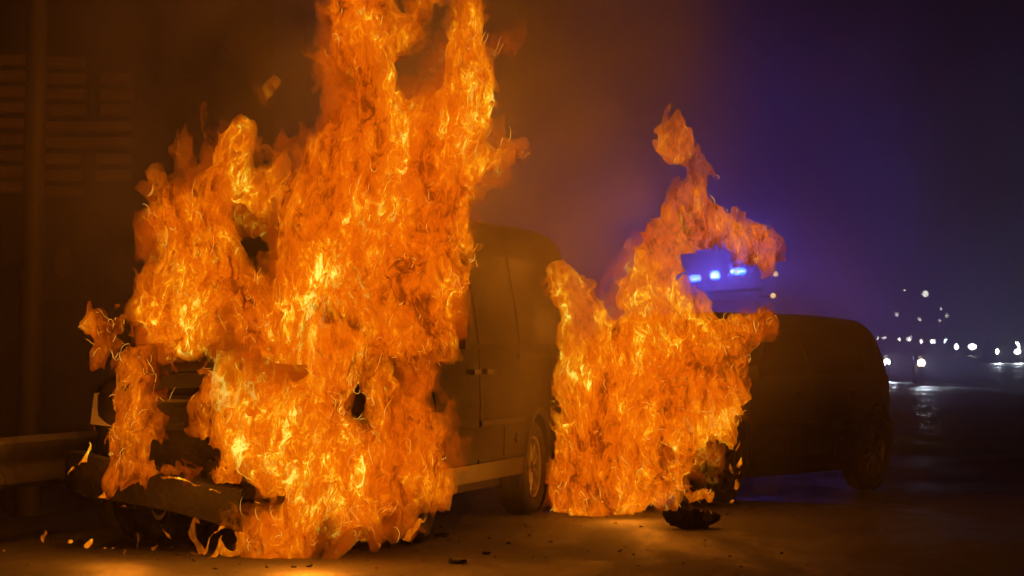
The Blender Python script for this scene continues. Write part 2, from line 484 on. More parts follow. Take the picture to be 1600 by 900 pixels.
for sg in (1, -1):
    d = CS.patch('front_door', M_DARKPAINT, car, [(1.30, .34), (2.30, .34), (2.34, .92), (1.22, .92)], sg, .005)
    bm = bmesh.new(); box(bm, (sg * (CS.half(2.15, .82) + .02), 2.16, .82), (.03, .18, .03)); from_bm('handle', bm, M_DARKPAINT, d, bevel=.008)
    d = CS.patch('rear_door', M_DARKPAINT, car, [(2.33, .34), (3.10, .34), (3.28, .92), (2.37, .92)], sg, .005)
    bm = bmesh.new(); box(bm, (sg * (CS.half(3.1, .82) + .02), 3.14, .83), (.03, .18, .03)); from_bm('handle', bm, M_DARKPAINT, d, bevel=.008)
    CS.patch('front_window', M_GLASS, car, [(1.36, .96), (2.33, .96), (2.33, 1.30), (1.80, 1.29)], sg, .004)
    CS.patch('rear_side_window', M_GLASS, car, [(2.39, .96), (3.38, .98), (3.46, 1.20), (2.39, 1.30)], sg, .004)
    CS.patch('sill', M_PLASTIC, car, [(1.28, .25), (3.17, .25), (3.17, .33), (1.28, .33)], sg, .012, nv=1)
    CS.patch('rub_strip', M_PLASTIC, car, [(1.30, .55), (3.12, .55), (3.14, .60), (1.29, .60)], sg, .018, nv=1)
    CS.patch('tail_light', M_REDLENS, car, [(3.86, .72), (4.05, .72), (4.03, .93), (3.84, .96)], sg, .012, nu=4)
    bm = bmesh.new()
    v = [(.46, .01, .60), (.74, .10, .62), (.76, .20, .74), (.50, .08, .73)]
    A = [bm.verts.new((sg * a, b - .014, c)) for a, b, c in v]; B = [bm.verts.new((sg * a, b + .1, c)) for a, b, c in v]
    bm.faces.new(A); bm.faces.new(B[::-1])
    for k in range(4): bm.faces.new((A[k], B[k], B[(k + 1) % 4], A[(k + 1) % 4]))
    from_bm('headlight', bm, M_LAMPGLASS, car, bevel=.01)
    bm = bmesh.new(); box(bm, (sg * .93, 1.17, .99), (.15, .09, .10)); box(bm, (sg * .85, 1.19, .95), (.1, .04, .04))
    from_bm('mirror', bm, M_PLASTIC, car, bevel=.025)
    for wy in CS.wheels:
        make_wheel(car, sg * .765, wy, .325, .205, sg, M_RIM if wy > 2 else M_CHAR)
        bm = bmesh.new()
        pts = []
        for a in np.linspace(0, math.pi, 17):
            yy, zz = wy + .385 * math.cos(a), .325 + .385 * math.sin(a)
            pts.append((sg * (CS.half(yy, zz) + .002), yy, zz))
        tube(bm, pts, .016, 6); from_bm('arch_trim', bm, M_PLASTIC, car, smooth=True)
bm = sweep([(-.80, 3.80, .46), (-.79, 3.98, .46), (-.66, 4.13, .46), (-.35, 4.19, .46), (.35, 4.19, .46), (.66, 4.13, .46), (.79, 3.98, .46), (.80, 3.80, .46)],
           [(-.03, -.15), (-.05, -.05), (-.05, .08), (-.03, .13), (.03, .13), (.03, -.15)])
from_bm('rear_bumper', bm, M_DARKPAINT, car, smooth=True)
bm = sweep([(-.76, .35, .38), (-.72, .12, .38), (-.5, -.02, .38), (0, -.07, .38), (.5, -.02, .38), (.72, .12, .38), (.76, .35, .38)],
           [(.03, -.12), (.05, -.02), (.05, .07), (.03, .12), (-.03, .12), (-.03, -.12)])
from_bm('front_bumper', bm, M_CHAR, car, smooth=True)
bm = bmesh.new(); box(bm, (0, 2.1, .22), (1.35, 3.6, .09)); from_bm('underbody', bm, M_CHAR, car, bevel=.02)
bm = bmesh.new(); box(bm, (0, -.02, .58), (.8, .05, .12)); from_bm('grille', bm, M_PLASTIC, car, bevel=.01)

# ---------------------------------------------------------------- guardrail along the verge, beside the van
dv = Vector((.208, .978, 0)); rv = Vector((.978, -.208, 0))
rail = tag(empty('guardrail', (-3.03, 16.9, 0), VAN_YAW), 'corrugated steel guardrail along the verge left of the van', 'guardrail')
wprof = [(0, -.155), (.045, -.12), (.045, -.075), (0, -.02), (0, .02), (.045, .075), (.045, .12), (0, .155)]
wprof = [(a, b) for a, b in wprof] + [(a - .006, b) for a, b in reversed(wprof)]
for k in range(-3, 9):
    bm = sweep([(0, k * 4.0, .49), (0, k * 4.0 + 2, .49), (0, k * 4.0 + 3.985, .49)], wprof)
    from_bm('beam', bm, M_STEEL, rail, smooth=True, angle=50)
    for j in (0.1, 2.1):
        bm = bmesh.new(); box(bm, (-.10, k * 4 + j, .33), (.10, .06, .70)); box(bm, (-.03, k * 4 + j, .49), (.05, .12, .24)); from_bm('post', bm, M_STEEL, rail)

# ---------------------------------------------------------------- building and pole on the left
by = 25.0
def bx(px): return (px - 800) * by / F_PX
def bz(py): return CAM_H + (540 - py) * by / F_PX
bld = tag(empty('building', (-4.2, by, 0)), 'dim building with rows of slatted shutters beyond the guardrail', 'building')
bm = bmesh.new(); box(bm, (-3.4, 2.1, 3.2), (11.0, 4.0, 6.4)); from_bm('wall', bm, M_WALL, bld)
bm = bmesh.new(); box(bm, (-3.4, 2.0, 6.5), (11.4, 4.6, .22)); from_bm('roof', bm, M_CONC, bld, bevel=.03)
slat_me = {}
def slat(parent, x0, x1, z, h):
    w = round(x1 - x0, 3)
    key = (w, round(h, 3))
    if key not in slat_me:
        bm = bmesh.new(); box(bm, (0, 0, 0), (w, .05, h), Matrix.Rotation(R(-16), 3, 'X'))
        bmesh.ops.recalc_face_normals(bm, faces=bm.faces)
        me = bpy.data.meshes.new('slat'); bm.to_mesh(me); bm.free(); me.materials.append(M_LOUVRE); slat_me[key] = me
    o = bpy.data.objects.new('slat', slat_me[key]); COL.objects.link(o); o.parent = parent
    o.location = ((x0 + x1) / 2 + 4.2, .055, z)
def shutter(x0, x1, rows):
    zs = [bz(r) for r in rows]
    bm = bmesh.new()
    box(bm, ((bx(x0) + bx(x1)) / 2 + 4.2, .09, (max(zs) + min(zs)) / 2), (bx(x1) - bx(x0) + .06, .03, max(zs) - min(zs) + .20))
    f = from_bm('shutter', bm, M_FRAME, bld)
    for z in zs: slat(f, bx(x0), bx(x1), z, .085)
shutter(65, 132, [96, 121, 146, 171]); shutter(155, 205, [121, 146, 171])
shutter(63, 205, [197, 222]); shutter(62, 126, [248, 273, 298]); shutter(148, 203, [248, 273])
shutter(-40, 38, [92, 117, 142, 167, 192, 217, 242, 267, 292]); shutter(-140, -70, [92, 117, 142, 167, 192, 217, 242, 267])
# framed panel with a drop emblem under the shutters
sgn_ = tag(empty('hoarding', (bx(110), by - .35, 0)), 'dark framed panel with a pale drop emblem below the shutters', 'sign')
bm = bmesh.new(); box(bm, (0, 0, (bz(335) + bz(470)) / 2), (bx(165) - bx(60), .05, bz(335) - bz(470))); from_bm('panel', bm, M_SIGN, sgn_)
zt, zb_ = bz(335), bz(470)
hw = (bx(165) - bx(60)) / 2
bm = bmesh.new(); box(bm, (0, -.01, zt + .02), (2 * hw + .1, .09, .04)); box(bm, (-hw - .02, -.01, (zt + zb_) / 2), (.035, .09, zt - zb_)); box(bm, (hw + .02, -.01, (zt + zb_) / 2), (.035, .09, zt - zb_)); from_bm('frame', bm, M_POLE, sgn_)
for sx in (-.3, .3):
    bm = bmesh.new(); box(bm, (sx, .02, zb_ / 2), (.06, .06, zb_)); from_bm('leg', bm, M_POLE, sgn_)
bm = bmesh.new()
c = []
for k in range(24):
    a = 2 * math.pi * k / 24
    rr = .075 * (1 if math.sin(a) < 0 else 1 - .55 * math.sin(a) ** 3)
    c.append((rr * math.cos(a), .115 * math.sin(a) if math.sin(a) < 0 else .19 * math.sin(a) ** 1.0))
A = [bm.verts.new((x, -.036, bz(415) + z)) for x, z in c]; B = [bm.verts.new((x, -.026, bz(415) + z)) for x, z in c]
bm.faces.new(A); bm.faces.new(B[::-1])
for k in range(24): bm.faces.new((A[k], B[k], B[(k + 1) % 24], A[(k + 1) % 24]))
from_bm('emblem', bm, M_EMBLEM, sgn_)
pole = tag(empty('utility_pole', (bx(48) * .8, by * .8, 0)), 'tall weathered pole standing in front of the shuttered building', 'pole')
bm = bmesh.new(); tube(bm, [(-.02, 0, 0), (.03, 0, 3.0), (.10, 0, 7.5)], [.085, .075, .06], 14); from_bm('shaft', bm, M_POLE, pole, smooth=True)
bm = bmesh.new(); box(bm, (.1, 0, 7.1), (1.4, .09, .10)); from_bm('crossarm', bm, M_POLE, pole)
for sx in (-.5, 0.02, .7):
    bm = bmesh.new(); tube(bm, [(sx, 0, 7.15), (sx, 0, 7.22), (sx, 0, 7.3)], [.03, .045, .02], 8); from_bm('insulator', bm, M_CONC, pole)

# ---------------------------------------------------------------- debris on the road
bm = bmesh.new()
rnd = random.Random(5)
for k in range(170):
    y = rnd.uniform(15.2, 21); x = rnd.gauss(-.6, 1.5)
    s = rnd.uniform(.004, .013) * (1.6 if rnd.random() < .1 else 1)
    box(bm, (x, y, s * .3), (s * rnd.uniform(.8, 2.4), s * rnd.uniform(.6, 1.6), s * .6), Euler((rnd.uniform(-.4, .4), rnd.uniform(-.4, .4), rnd.uniform(0, 6.28))).to_matrix())
crumbs = from_bm('road_rubble', bm, M_RUBBISH)
crumbs['kind'] = 'stuff'
def shell_piece(name, label, loc, rz, L, W, H, seed, cat='debris', tip=1.0):
    rnd = random.Random(seed)
    bm = bmesh.new(); nu, nv = 16, 8
    def P(u, v, off):
        a = (v - .5) * 2.2
        taper = math.sin(math.pi * min(1, u * .88 + .12)) ** .6 + .02
        x = (u - .5) * L
        y = math.sin(a) * W * taper
        z = (1 - math.cos(a)) * H * .9 * taper + H * .10 + (u - .5) ** 2 * H * 1.3 * tip
        return Vector((x, y, z)) + Vector((0, 0, off))
    jit = [[Vector((rnd.uniform(-1, 1), rnd.uniform(-1, 1), rnd.uniform(-1, 1))) * H * (.05 + (.13 if j in (0, nv) else 0)) for i in range(nu + 1)] for j in range(nv + 1)]
    A = [[bm.verts.new(P(i / nu, j / nv, .008) + jit[j][i]) for i in range(nu + 1)] for j in range(nv + 1)]
    B = [[bm.verts.new(P(i / nu, j / nv, -.004) + jit[j][i]) for i in range(nu + 1)] for j in range(nv + 1)]
    for j in range(nv):
        for i in range(nu):
            bm.faces.new((A[j][i], A[j][i + 1], A[j + 1][i + 1], A[j + 1][i])); bm.faces.new((B[j][i + 1], B[j][i], B[j + 1][i], B[j + 1][i + 1]))
    edge = lambda G: G[0] + [r[-1] for r in G[1:]] + G[-1][-2::-1] + [r[0] for r in G[-2:0:-1]]
    ea, eb = edge(A), edge(B)
    for k in range(len(ea)): bm.faces.new((ea[k], eb[k], eb[(k + 1) % len(ea)], ea[(k + 1) % len(ea)]))
    o = from_bm(name, bm, M_RUBBISH, smooth=True, angle=40)
    o.location = loc; o.rotation_euler = (0, 0, rz)
    zmin = min(v.co.z for v in o.data.vertices); o.location.z = -zmin - H * .12
    return tag(o, label, cat)
p = at(1081, 824, 18.7)
shell_piece('bumper_fragment', 'curled charred bodywork fragment lying on the road between both fires', (p.x, p.y, 0), R(4), .36, .15, .22, 3)
frag = [(715, 880, .10, 'small dark scrap near the bottom edge of the road'), (760, 866, .05, 'smallest dark crumb on the road right of the fallen bumper'), (690, 838, .12, 'dark scrap on the road beside the sill of the van')]
for i, (x, y, L, lab) in enumerate(frag):
    yy = CAM_H * F_PX / (y - 540); p = at(x, y, yy)
    o = shell_piece('charred_scrap', lab, (p.x, yy, 0), R(30 * i), L, L * .4, L * .3, 20 + i)
# ---------------------------------------------------------------- flames
def tile_noise(seed, n=64, lo=4.0, hi=11.0):
    """a tileable block of smooth noise, about hi..lo waves across, values about -1..1"""
    r = np.random.default_rng(seed)
    f = np.fft.rfftn(r.standard_normal((n, n, n)))
    k1 = np.fft.fftfreq(n) * n
    k3 = np.fft.rfftfreq(n) * n
    k = np.sqrt(k1[:, None, None] ** 2 + k1[None, :, None] ** 2 + k3[None, None, :] ** 2)
    f *= np.exp(-((k - 7.0) / 3.0) ** 2)
    g = np.fft.irfftn(f, s=(n, n, n))
    return (g / (2.2 * g.std())).astype(np.float32)

TILES = [tile_noise(11 + i) for i in range(4)]

def tri_sample(t, p):
    n = t.shape[0]
    i = np.floor(p).astype(np.int32)
    u = (p - i).astype(np.float32)
    i0 = i % n
    i1 = (i0 + 1) % n
    f = t.ravel()
    x0 = i0[:, 0] * (n * n); x1 = i1[:, 0] * (n * n)
    y0 = i0[:, 1] * n; y1 = i1[:, 1] * n
    z0 = i0[:, 2]; z1 = i1[:, 2]
    ux, uy, uz = u[:, 0], u[:, 1], u[:, 2]
    def lz(a):
        b = f[a + z0]
        return b + (f[a + z1] - b) * uz
    a = lz(x0 + y0); b = lz(x0 + y1)
    c = lz(x1 + y0); d = lz(x1 + y1)
    a += (b - a) * uy
    c += (d - c) * uy
    return a + (c - a) * ux

def noise_at(p, per_m, which, squash=(1, 1, 1), off=0.0):
    """noise whose features are about 1/per_m metres across"""
    s = np.array(squash, np.float32) * np.float32(per_m * 64 / 7.0)
    return tri_sample(TILES[which % 4], p * s + np.float32(off * 17.3 + which * 5.1))

def grid_sample(g, o, h, p):
    q = (p - o) / h
    lim = np.array(g.shape, np.float32) - 1.001
    q = np.clip(q, 0, lim)
    i = q.astype(np.int32)
    u = q - i
    ny, nz = g.shape[1], g.shape[2]
    f = g.ravel()
    b = (i[:, 0] * ny + i[:, 1]) * nz + i[:, 2]
    ux, uy, uz = u[:, 0], u[:, 1], u[:, 2]
    def lz(a):
        c = f[a]
        return c + (f[a + 1] - c) * uz
    a0 = lz(b); a1 = lz(b + nz)
    c0 = lz(b + ny * nz); c1 = lz(b + ny * nz + nz)
    a0 += (a1 - a0) * uy
    c0 += (c1 - c0) * uy
    return a0 + (c0 - a0) * ux

def capsule_field(chains, o, shape, h, depth_k, k=.06):
    """distance to a union of round cones, on a grid; depth squeezed by depth_k"""
    g = np.full(shape, 1.0, np.float32)
    for ch in chains:
        for (a, ra), (b, rb) in zip(ch[:-1], ch[1:]):
            m = max(ra, rb) + 0.30
            lo = np.minimum(a, b) - m
            hi = np.maximum(a, b) + m
            i0 = np.maximum(((lo - o) / h).astype(int), 0)
            i1 = np.minimum(((hi - o) / h).astype(int) + 2, shape)
            if np.any(i1 <= i0):
                continue
            ax = [(o[k] + h * np.arange(i0[k], i1[k])).astype(np.float32) for k in range(3)]
            dx = (ax[0] - a[0])[:, None, None]
            dy = ((ax[1] - a[1]) / depth_k)[None, :, None]
            dz = (ax[2] - a[2])[None, None, :]
            e = (b - a).astype(np.float32)
            ey = e[1] / depth_k
            ee = e[0] ** 2 + ey ** 2 + e[2] ** 2 + 1e-9
            t = np.clip((dx * e[0] + dy * ey + dz * e[2]) / ee, 0, 1)
            d = np.sqrt((dx - t * e[0]) ** 2 + (dy - t * ey) ** 2 + (dz - t * e[2]) ** 2) - (ra + (rb - ra) * t)
            s = g[i0[0]:i1[0], i0[1]:i1[1], i0[2]:i1[2]]
            hh = np.maximum(k - np.abs(s - d), 0) / k
            s[...] = np.minimum(s, d) - hh * hh * k * 0.25
    return g

def surface_nets(g, o, h):
    s = g < 0
    nx, ny, nz = g.shape
    c = np.zeros((nx - 1, ny - 1, nz - 1), np.uint8)
    for dx in (0, 1):
        for dy in (0, 1):
            for dz in (0, 1):
                c += s[dx:nx - 1 + dx, dy:ny - 1 + dy, dz:nz - 1 + dz]
    act = (c > 0) & (c < 8)
    I = np.argwhere(act).astype(np.int32)
    idx = np.full(c.shape, -1, np.int32)
    idx[act] = np.arange(len(I), dtype=np.int32)
    f = g.ravel()
    base = (I[:, 0] * ny + I[:, 1]) * nz + I[:, 2]
    val = {}
    for dx in (0, 1):
        for dy in (0, 1):
            for dz in (0, 1):
                val[dx, dy, dz] = f[base + (dx * ny + dy) * nz + dz]
    acc = np.zeros((len(I), 3), np.float32)
    cnt = np.zeros(len(I), np.float32)
    for axis in range(3):
        for u in (0, 1):
            for v in (0, 1):
                a = [u, v]; a.insert(axis, 0)
                b = [u, v]; b.insert(axis, 1)
                va, vb = val[tuple(a)], val[tuple(b)]
                x = (va < 0) != (vb < 0)
                t = np.where(x, va / np.where(x, va - vb, 1), 0)
                p = np.array(a, np.float32)[None, :].repeat(len(I), 0)
                p[:, axis] = t
                acc += p * x[:, None]
                cnt += x
    V = (I + acc / cnt[:, None]) * h + o
    Q = []
    for axis in range(3):
        sl0 = [slice(1, -1)] * 3; sl1 = [slice(1, -1)] * 3
        sl0[axis] = slice(0, -1); sl1[axis] = slice(1, None)
        A = s[tuple(sl0)]; B = s[tuple(sl1)]
        E = np.argwhere(A != B)
        fl = A[A != B]
        off = [1, 1, 1]; off[axis] = 0
        E = E + np.array(off)
        u, v = [k for k in range(3) if k != axis]
        def cell(du, dv):
            e = E.copy()
            e[:, u] -= du; e[:, v] -= dv
            return idx[e[:, 0], e[:, 1], e[:, 2]]
        q = np.stack([cell(1, 1), cell(0, 1), cell(0, 0), cell(1, 0)], 1)
        if axis == 1:
            fl = ~fl
        q[~fl] = q[~fl][:, ::-1]
        Q.append(q)
    return V.astype(np.float32), np.concatenate(Q)

def mesh_np(name, V, Q, attrs):
    me = bpy.data.meshes.new(name)
    me.vertices.add(len(V)); me.vertices.foreach_set('co', V.astype(np.float32).ravel())
    me.loops.add(Q.size); me.loops.foreach_set('vertex_index', Q.astype(np.int32).ravel())
    me.polygons.add(len(Q))
    me.polygons.foreach_set('loop_start', np.arange(0, Q.size, 4, dtype=np.int32))
    me.update(calc_edges=True)
    for k, a in attrs.items():
        at_ = me.attributes.new(k, 'FLOAT_VECTOR' if a.ndim == 2 else 'FLOAT', 'POINT')
        at_.data.foreach_set('vector' if a.ndim == 2 else 'value', a.astype(np.float32).ravel())
    return me

def keep_big(V, Q, least):
    """drop crumbs: connected pieces of fewer than `least` vertices"""
    lab = np.arange(len(V))
    for _ in range(400):
        m = lab[Q].min(1)
        new = lab.copy()
        for k in range(4):
            np.minimum.at(new, Q[:, k], m)
        new = new[new]
        if np.array_equal(new, lab):
            break
        lab = new
    n = np.bincount(lab, minlength=len(V))
    ok = n[lab] >= least
    re = np.cumsum(ok) - 1
    Q = re[Q[ok[Q[:, 0]]]]
    return V[ok], Q, ok

def flame_mesh(name, chains, h, depth_k=0.7, seed=0.0, warp=1.0, bite=1.0, hot=(), least=60, shell=0.0, blend=.06, holes=()):
    """chains: lists of (point, radius) in metres. Returns a mesh of wrinkled flame sheets
    with the flow-carried texture position and the heat of each point."""
    pts = np.array([p for c in chains for p, r in c], np.float32)
    rad = np.array([r for c in chains for p, r in c], np.float32)
    pad = 0.16
    o = (pts - rad[:, None]).min(0) - pad
    hi = (pts + rad[:, None]).max(0) + pad
    o[1] = (pts[:, 1] - rad * depth_k).min() - pad
    hi[1] = (pts[:, 1] + rad * depth_k).max() + pad
    o = o.astype(np.float32)
    shape = tuple(int(v) for v in np.ceil((hi - o) / h) + 1)
    ch = [[(np.array(p, np.float32), r) for p, r in c] for c in chains]
    sdf = capsule_field(ch, o, np.array(shape), h, depth_k, blend)
    act = np.flatnonzero((sdf < 0.22).ravel())
    ix = np.stack(np.unravel_index(act, shape), 1).astype(np.float32)
    p = ix * np.float32(h) + o
    q = p.copy()
    lift = (0.5, 0.5, 0.32)                             # features drawn out upwards
    for per_m, amp, sq in ((1.6, 0.085, lift), (3.6, 0.060, lift), (7.5, 0.044, (1, 1, .55)), (15., 0.026, (1, 1, .6))):
        w = np.stack([noise_at(q, per_m, k, sq, seed + per_m) for k in range(3)], 1)
        w[:, 2] *= 1.3
        w[:, 1] *= 0.6
        q = q + w * np.float32(amp * warp)
    d = grid_sample(sdf, o, np.float32(h), q)
    r1 = 1 - 2 * np.abs(noise_at(q, 4.5, 1, (1, 1, .5), seed + 3))
    r2 = 1 - 2 * np.abs(noise_at(q, 10.0, 2, (1, 1, .55), seed + 5))
    n3 = noise_at(q, 2.2, 3, (1, 1, .6), seed + 7)
    d = d - np.float32(bite) * (0.050 * r1 + 0.024 * r2 + 0.07 * n3 - 0.02) + np.float32(shell)
    for (c, r) in holes:                                # gaps the fire leaves, running front to back
        d = np.maximum(d, np.float32(r) - np.hypot(q[:, 0] - np.float32(c[0]), q[:, 2] - np.float32(c[2])))
    g = np.full(shape, 0.5, np.float32)
    g.ravel()[act] = d
    V, Q = surface_nets(g, o, np.float32(h))
    V, Q, ok = keep_big(V, Q, least)
    # carry the texture position to the vertices
    qg = np.zeros(shape + (3,), np.float32)
    disp = q - p
    at_v = []
    for k in range(3):
        t = np.zeros(shape, np.float32)
        t.ravel()[act] = disp[:, k]
        at_v.append(grid_sample(t, o, np.float32(h), V))
    flow = V + 0.5 * np.stack(at_v, 1)
    heat = np.zeros(len(V), np.float32)
    for (c, r, a) in hot:
        heat += a * np.exp(-(((V - np.array(c, np.float32)) ** 2).sum(1)) / (r * r))
    # how much burning gas stands round each point: thin tongues are cool and clear, the mass is not
    t = np.clip(-g, 0, .08)
    for ax in range(3):
        n = max(1, int(.075 / h))
        c = np.cumsum(np.pad(t, [(n + 1, n) if a == ax else (0, 0) for a in range(3)]), axis=ax, dtype=np.float32)
        a0 = [slice(None)] * 3; a1 = [slice(None)] * 3
        a0[ax] = slice(0, shape[ax]); a1[ax] = slice(2 * n + 1, 2 * n + 1 + shape[ax])
        t = (c[tuple(a1)] - c[tuple(a0)]) / (2 * n + 1)
    inner = grid_sample(np.ascontiguousarray(t), o, np.float32(h), V) / .022
    return V, Q, {'flow': flow, 'heat': heat, 'inner': inner}
def fire_material(name, bright=1.0, scale=1.0, gas=2.9, gas_color=(1.0, .150, .0010), sheet=(.74, .30, .42, .97), thick=(.12, 1.0), clear=.10):
    m = bpy.data.materials.new(name)
    m.use_nodes = True
    nt = m.node_tree
    nt.nodes.clear()
    N = nt.nodes.new
    L = nt.links.new
    def math_(op, a, b=None, c=None):
        n = N('ShaderNodeMath'); n.operation = op
        for i, v in enumerate((a, b, c)):
            if v is None: continue
            if isinstance(v, (int, float)): n.inputs[i].default_value = v
            else: L(v, n.inputs[i])
        return n.outputs[0]
    fl = N('ShaderNodeAttribute'); fl.attribute_name = 'flow'
    ht = N('ShaderNodeAttribute'); ht.attribute_name = 'heat'
    inn = N('ShaderNodeAttribute'); inn.attribute_name = 'inner'
    mp = N('ShaderNodeMapping'); mp.inputs['Scale'].default_value = (1, 1, 0.40)
    L(fl.outputs['Vector'], mp.inputs[0])
    def noise(sc, det, rough, dist, kind='FBM', off=0.0):
        n = N('ShaderNodeTexNoise'); n.noise_type = kind
        n.inputs['Scale'].default_value = sc * scale
        n.inputs['Detail'].default_value = det
        n.inputs['Roughness'].default_value = rough
        n.inputs['Distortion'].default_value = dist
        if kind == 'RIDGED_MULTIFRACTAL':
            n.inputs['Offset'].default_value = 0.95
            n.inputs['Gain'].default_value = 2.0
            n.normalize = True
        v = N('ShaderNodeVectorMath'); v.operation = 'ADD'
        v.inputs[1].default_value = (off, off * 1.7, off * 0.6)
        L(mp.outputs[0], v.inputs[0]); L(v.outputs[0], n.inputs['Vector'])
        return n.outputs[0]
    # thin bright threads: the zero lines of a drawn-out noise
    def threads(sc, dist, off, width):
        n = noise(sc, 2.0, 0.55, dist, off=off)
        a = math_('ABSOLUTE', math_('SUBTRACT', n, 0.5))
        return math_('MAXIMUM', math_('SUBTRACT', 1.0, math_('DIVIDE', a, width)), 0.0)
    t1 = threads(15.0, 0.45, 0.0, 0.06)
    t2 = threads(34.0, 0.5, 4.0, 0.09)
    big = noise(2.2, 2.0, 0.5, 0.3, off=9.0)
    mid = noise(9.0, 3.0, 0.6, 0.4, off=13.0)
    fine = noise(30.0, 3.0, 0.6, 0.5, off=21.0)
    v = math_('MULTIPLY_ADD', math_('SUBTRACT', big, 0.5), 1.5, 0.33)
    v = math_('MULTIPLY_ADD', math_('SUBTRACT', mid, 0.5), 1.55, v)
    v = math_('MULTIPLY_ADD', math_('SUBTRACT', fine, 0.5), 1.15, v)
    v = math_('MULTIPLY_ADD', math_('POWER', t1, 1.6), 0.17, v)
    v = math_('MULTIPLY_ADD', math_('POWER', t2, 1.6), 0.16, v)
    v = math_('ADD', v, math_('MULTIPLY', ht.outputs['Fac'], 0.62))
    tk = N('ShaderNodeMapRange'); tk.interpolation_type = 'SMOOTHSTEP'
    tk.inputs['From Min'].default_value = thick[0]; tk.inputs['From Max'].default_value = thick[1]
    L(inn.outputs['Fac'], tk.inputs['Value'])
    v = math_('SUBTRACT', v, math_('MULTIPLY', math_('SUBTRACT', 1.0, tk.outputs[0]), .16))
    r = N('ShaderNodeValToRGB')
    e = r.color_ramp.elements
    cols = [(0.0, (.13, .011, .0002)), (.22, (.50, .065, .0006)), (.42, (.86, .145, .001)), (.60, (1.0, .215, .002)),
            (.76, (1.0, .33, .004)), (.88, (1.0, .54, .016)), (1.0, (1.0, .80, .12))]
    e[0].position, e[0].color = cols[0][0], cols[0][1] + (1,)
    e[1].position, e[1].color = cols[-1][0], cols[-1][1] + (1,)
    for p, c in cols[1:-1]:
        k = e.new(p); k.color = c + (1,)
    L(v, r.inputs[0])
    em = N('ShaderNodeEmission')
    L(r.outputs[0], em.inputs[0])
    L(math_('MULTIPLY_ADD', math_('MAXIMUM', v, 0.0), 0.5 * bright, 0.85 * bright), em.inputs[1])
    tr = N('ShaderNodeBsdfTransparent')
    mx = N('ShaderNodeMixShader')
    a = N('ShaderNodeValToRGB'); e = a.color_ramp.elements     # how solid each part of the flame sheet is
    e[0].position, e[0].color = 0.0, (sheet[0],) * 3 + (1,)
    e[1].position, e[1].color = 1.0, (sheet[3],) * 3 + (1,)
    k = e.new(.30); k.color = (sheet[1],) * 3 + (1,)
    k = e.new(.58); k.color = (sheet[2],) * 3 + (1,)
    L(v, a.inputs[0])
    L(math_('MULTIPLY', a.outputs[0], math_('MULTIPLY_ADD', tk.outputs[0], 1 - clear, clear)), mx.inputs[0]); L(tr.outputs[0], mx.inputs[1]); L(em.outputs[0], mx.inputs[2])
    out = N('ShaderNodeOutputMaterial')
    L(mx.outputs[0], out.inputs['Surface'])
    if gas:
        ve = N('ShaderNodeEmission'); ve.inputs[0].default_value = gas_color + (1,); ve.inputs[1].default_value = gas
        va = N('ShaderNodeVolumeAbsorption'); va.inputs[0].default_value = (0, 0, 0, 1); va.inputs[1].default_value = gas * 0.95
        ad = N('ShaderNodeAddShader')
        L(ve.outputs[0], ad.inputs[0]); L(va.outputs[0], ad.inputs[1]); L(ad.outputs[0], out.inputs['Volume'])
        m.cycles.homogeneous_volume = True
    m.cycles.emission_sampling = 'NONE'
    return m

def px_chain(y, *pts, dy=0.0):
    out = []
    for i, q in enumerate(pts):
        x, v, r = q[:3]
        yy = y + (q[3] if len(q) > 3 else 0)
        out.append((tuple(at(x, v, yy)), r * yy / F_PX))
    return out

def px_hot(y, *pts):
    return [(tuple(at(x, v, y)), r * y / F_PX, a) for x, v, r, a in pts]

FIRE = fire_material('flame')
TONGUE = fire_material('flame_tongues', gas=6.0, thick=(-.1, .35), clear=.35)
PLUME = fire_material('bonnet_flame', thick=(.0, .6), clear=.42, gas=3.2)
HALO = fire_material('flame_halo', gas=2.4, bright=.75, gas_color=(.85, .10, .0008), sheet=(.02, .02, .04, .35), thick=(.2, 1.2), clear=.2)
THIN = fire_material('thin_flame', gas=3.0, bright=.7, gas_color=(.9, .13, .002), sheet=(.03, .05, .18, .6), thick=(0, .5), clear=.3)
LICK = fire_material('small_flame', gas=9.0, gas_color=(1.0, .24, .004), sheet=(.05, .15, .4, .95), thick=(-1, 0), clear=1)

def add_flames(root, name, chains, h, **kw):
    me_m = kw.pop('material', FIRE)
    V, Q, A = flame_mesh(name, chains, h, **kw)
    V = V - np.array(root.location, np.float32)
    me = mesh_np(name, V, Q, A)
    me.materials.append(me_m)
    o = bpy.data.objects.new(name, me)
    COL.objects.link(o)
    o.parent = root
    o['kind'] = 'stuff'
    return o

def licks(chains, n, seed, size=1.0):
    """curling tongues that leave the flank of a flame and bend upwards"""
    rnd = random.Random(seed)
    out = []
    segs = [(a, b) for c in chains for a, b in zip(c[:-1], c[1:]) if max(a[1], b[1]) > .05]
    for _ in range(n):
        (p, r), (q, s) = rnd.choice(segs)
        t = rnd.random()
        c = Vector(p).lerp(Vector(q), t); rad = r + (s - r) * t
        side = rnd.choice((-1, 1))
        a = rnd.uniform(.1, 1.2)                       # from sideways to upwards
        d = Vector((side * math.cos(a), rnd.uniform(-.3, .3), math.sin(a)))
        pos = c + d * rad * .8
        w = rnd.uniform(.018, .036) * size
        step = rnd.uniform(.045, .085) * size
        ch = [(tuple(pos - d * w), w * 1.5)]
        for k in range(1, 5):
            d = (d + Vector((rnd.uniform(-.45, .45), 0, .42))).normalized()
            pos = pos + d * step
            ch.append((tuple(pos), w * (1 - k / 4.6)))
        out.append(ch)
    return out

C = px_chain
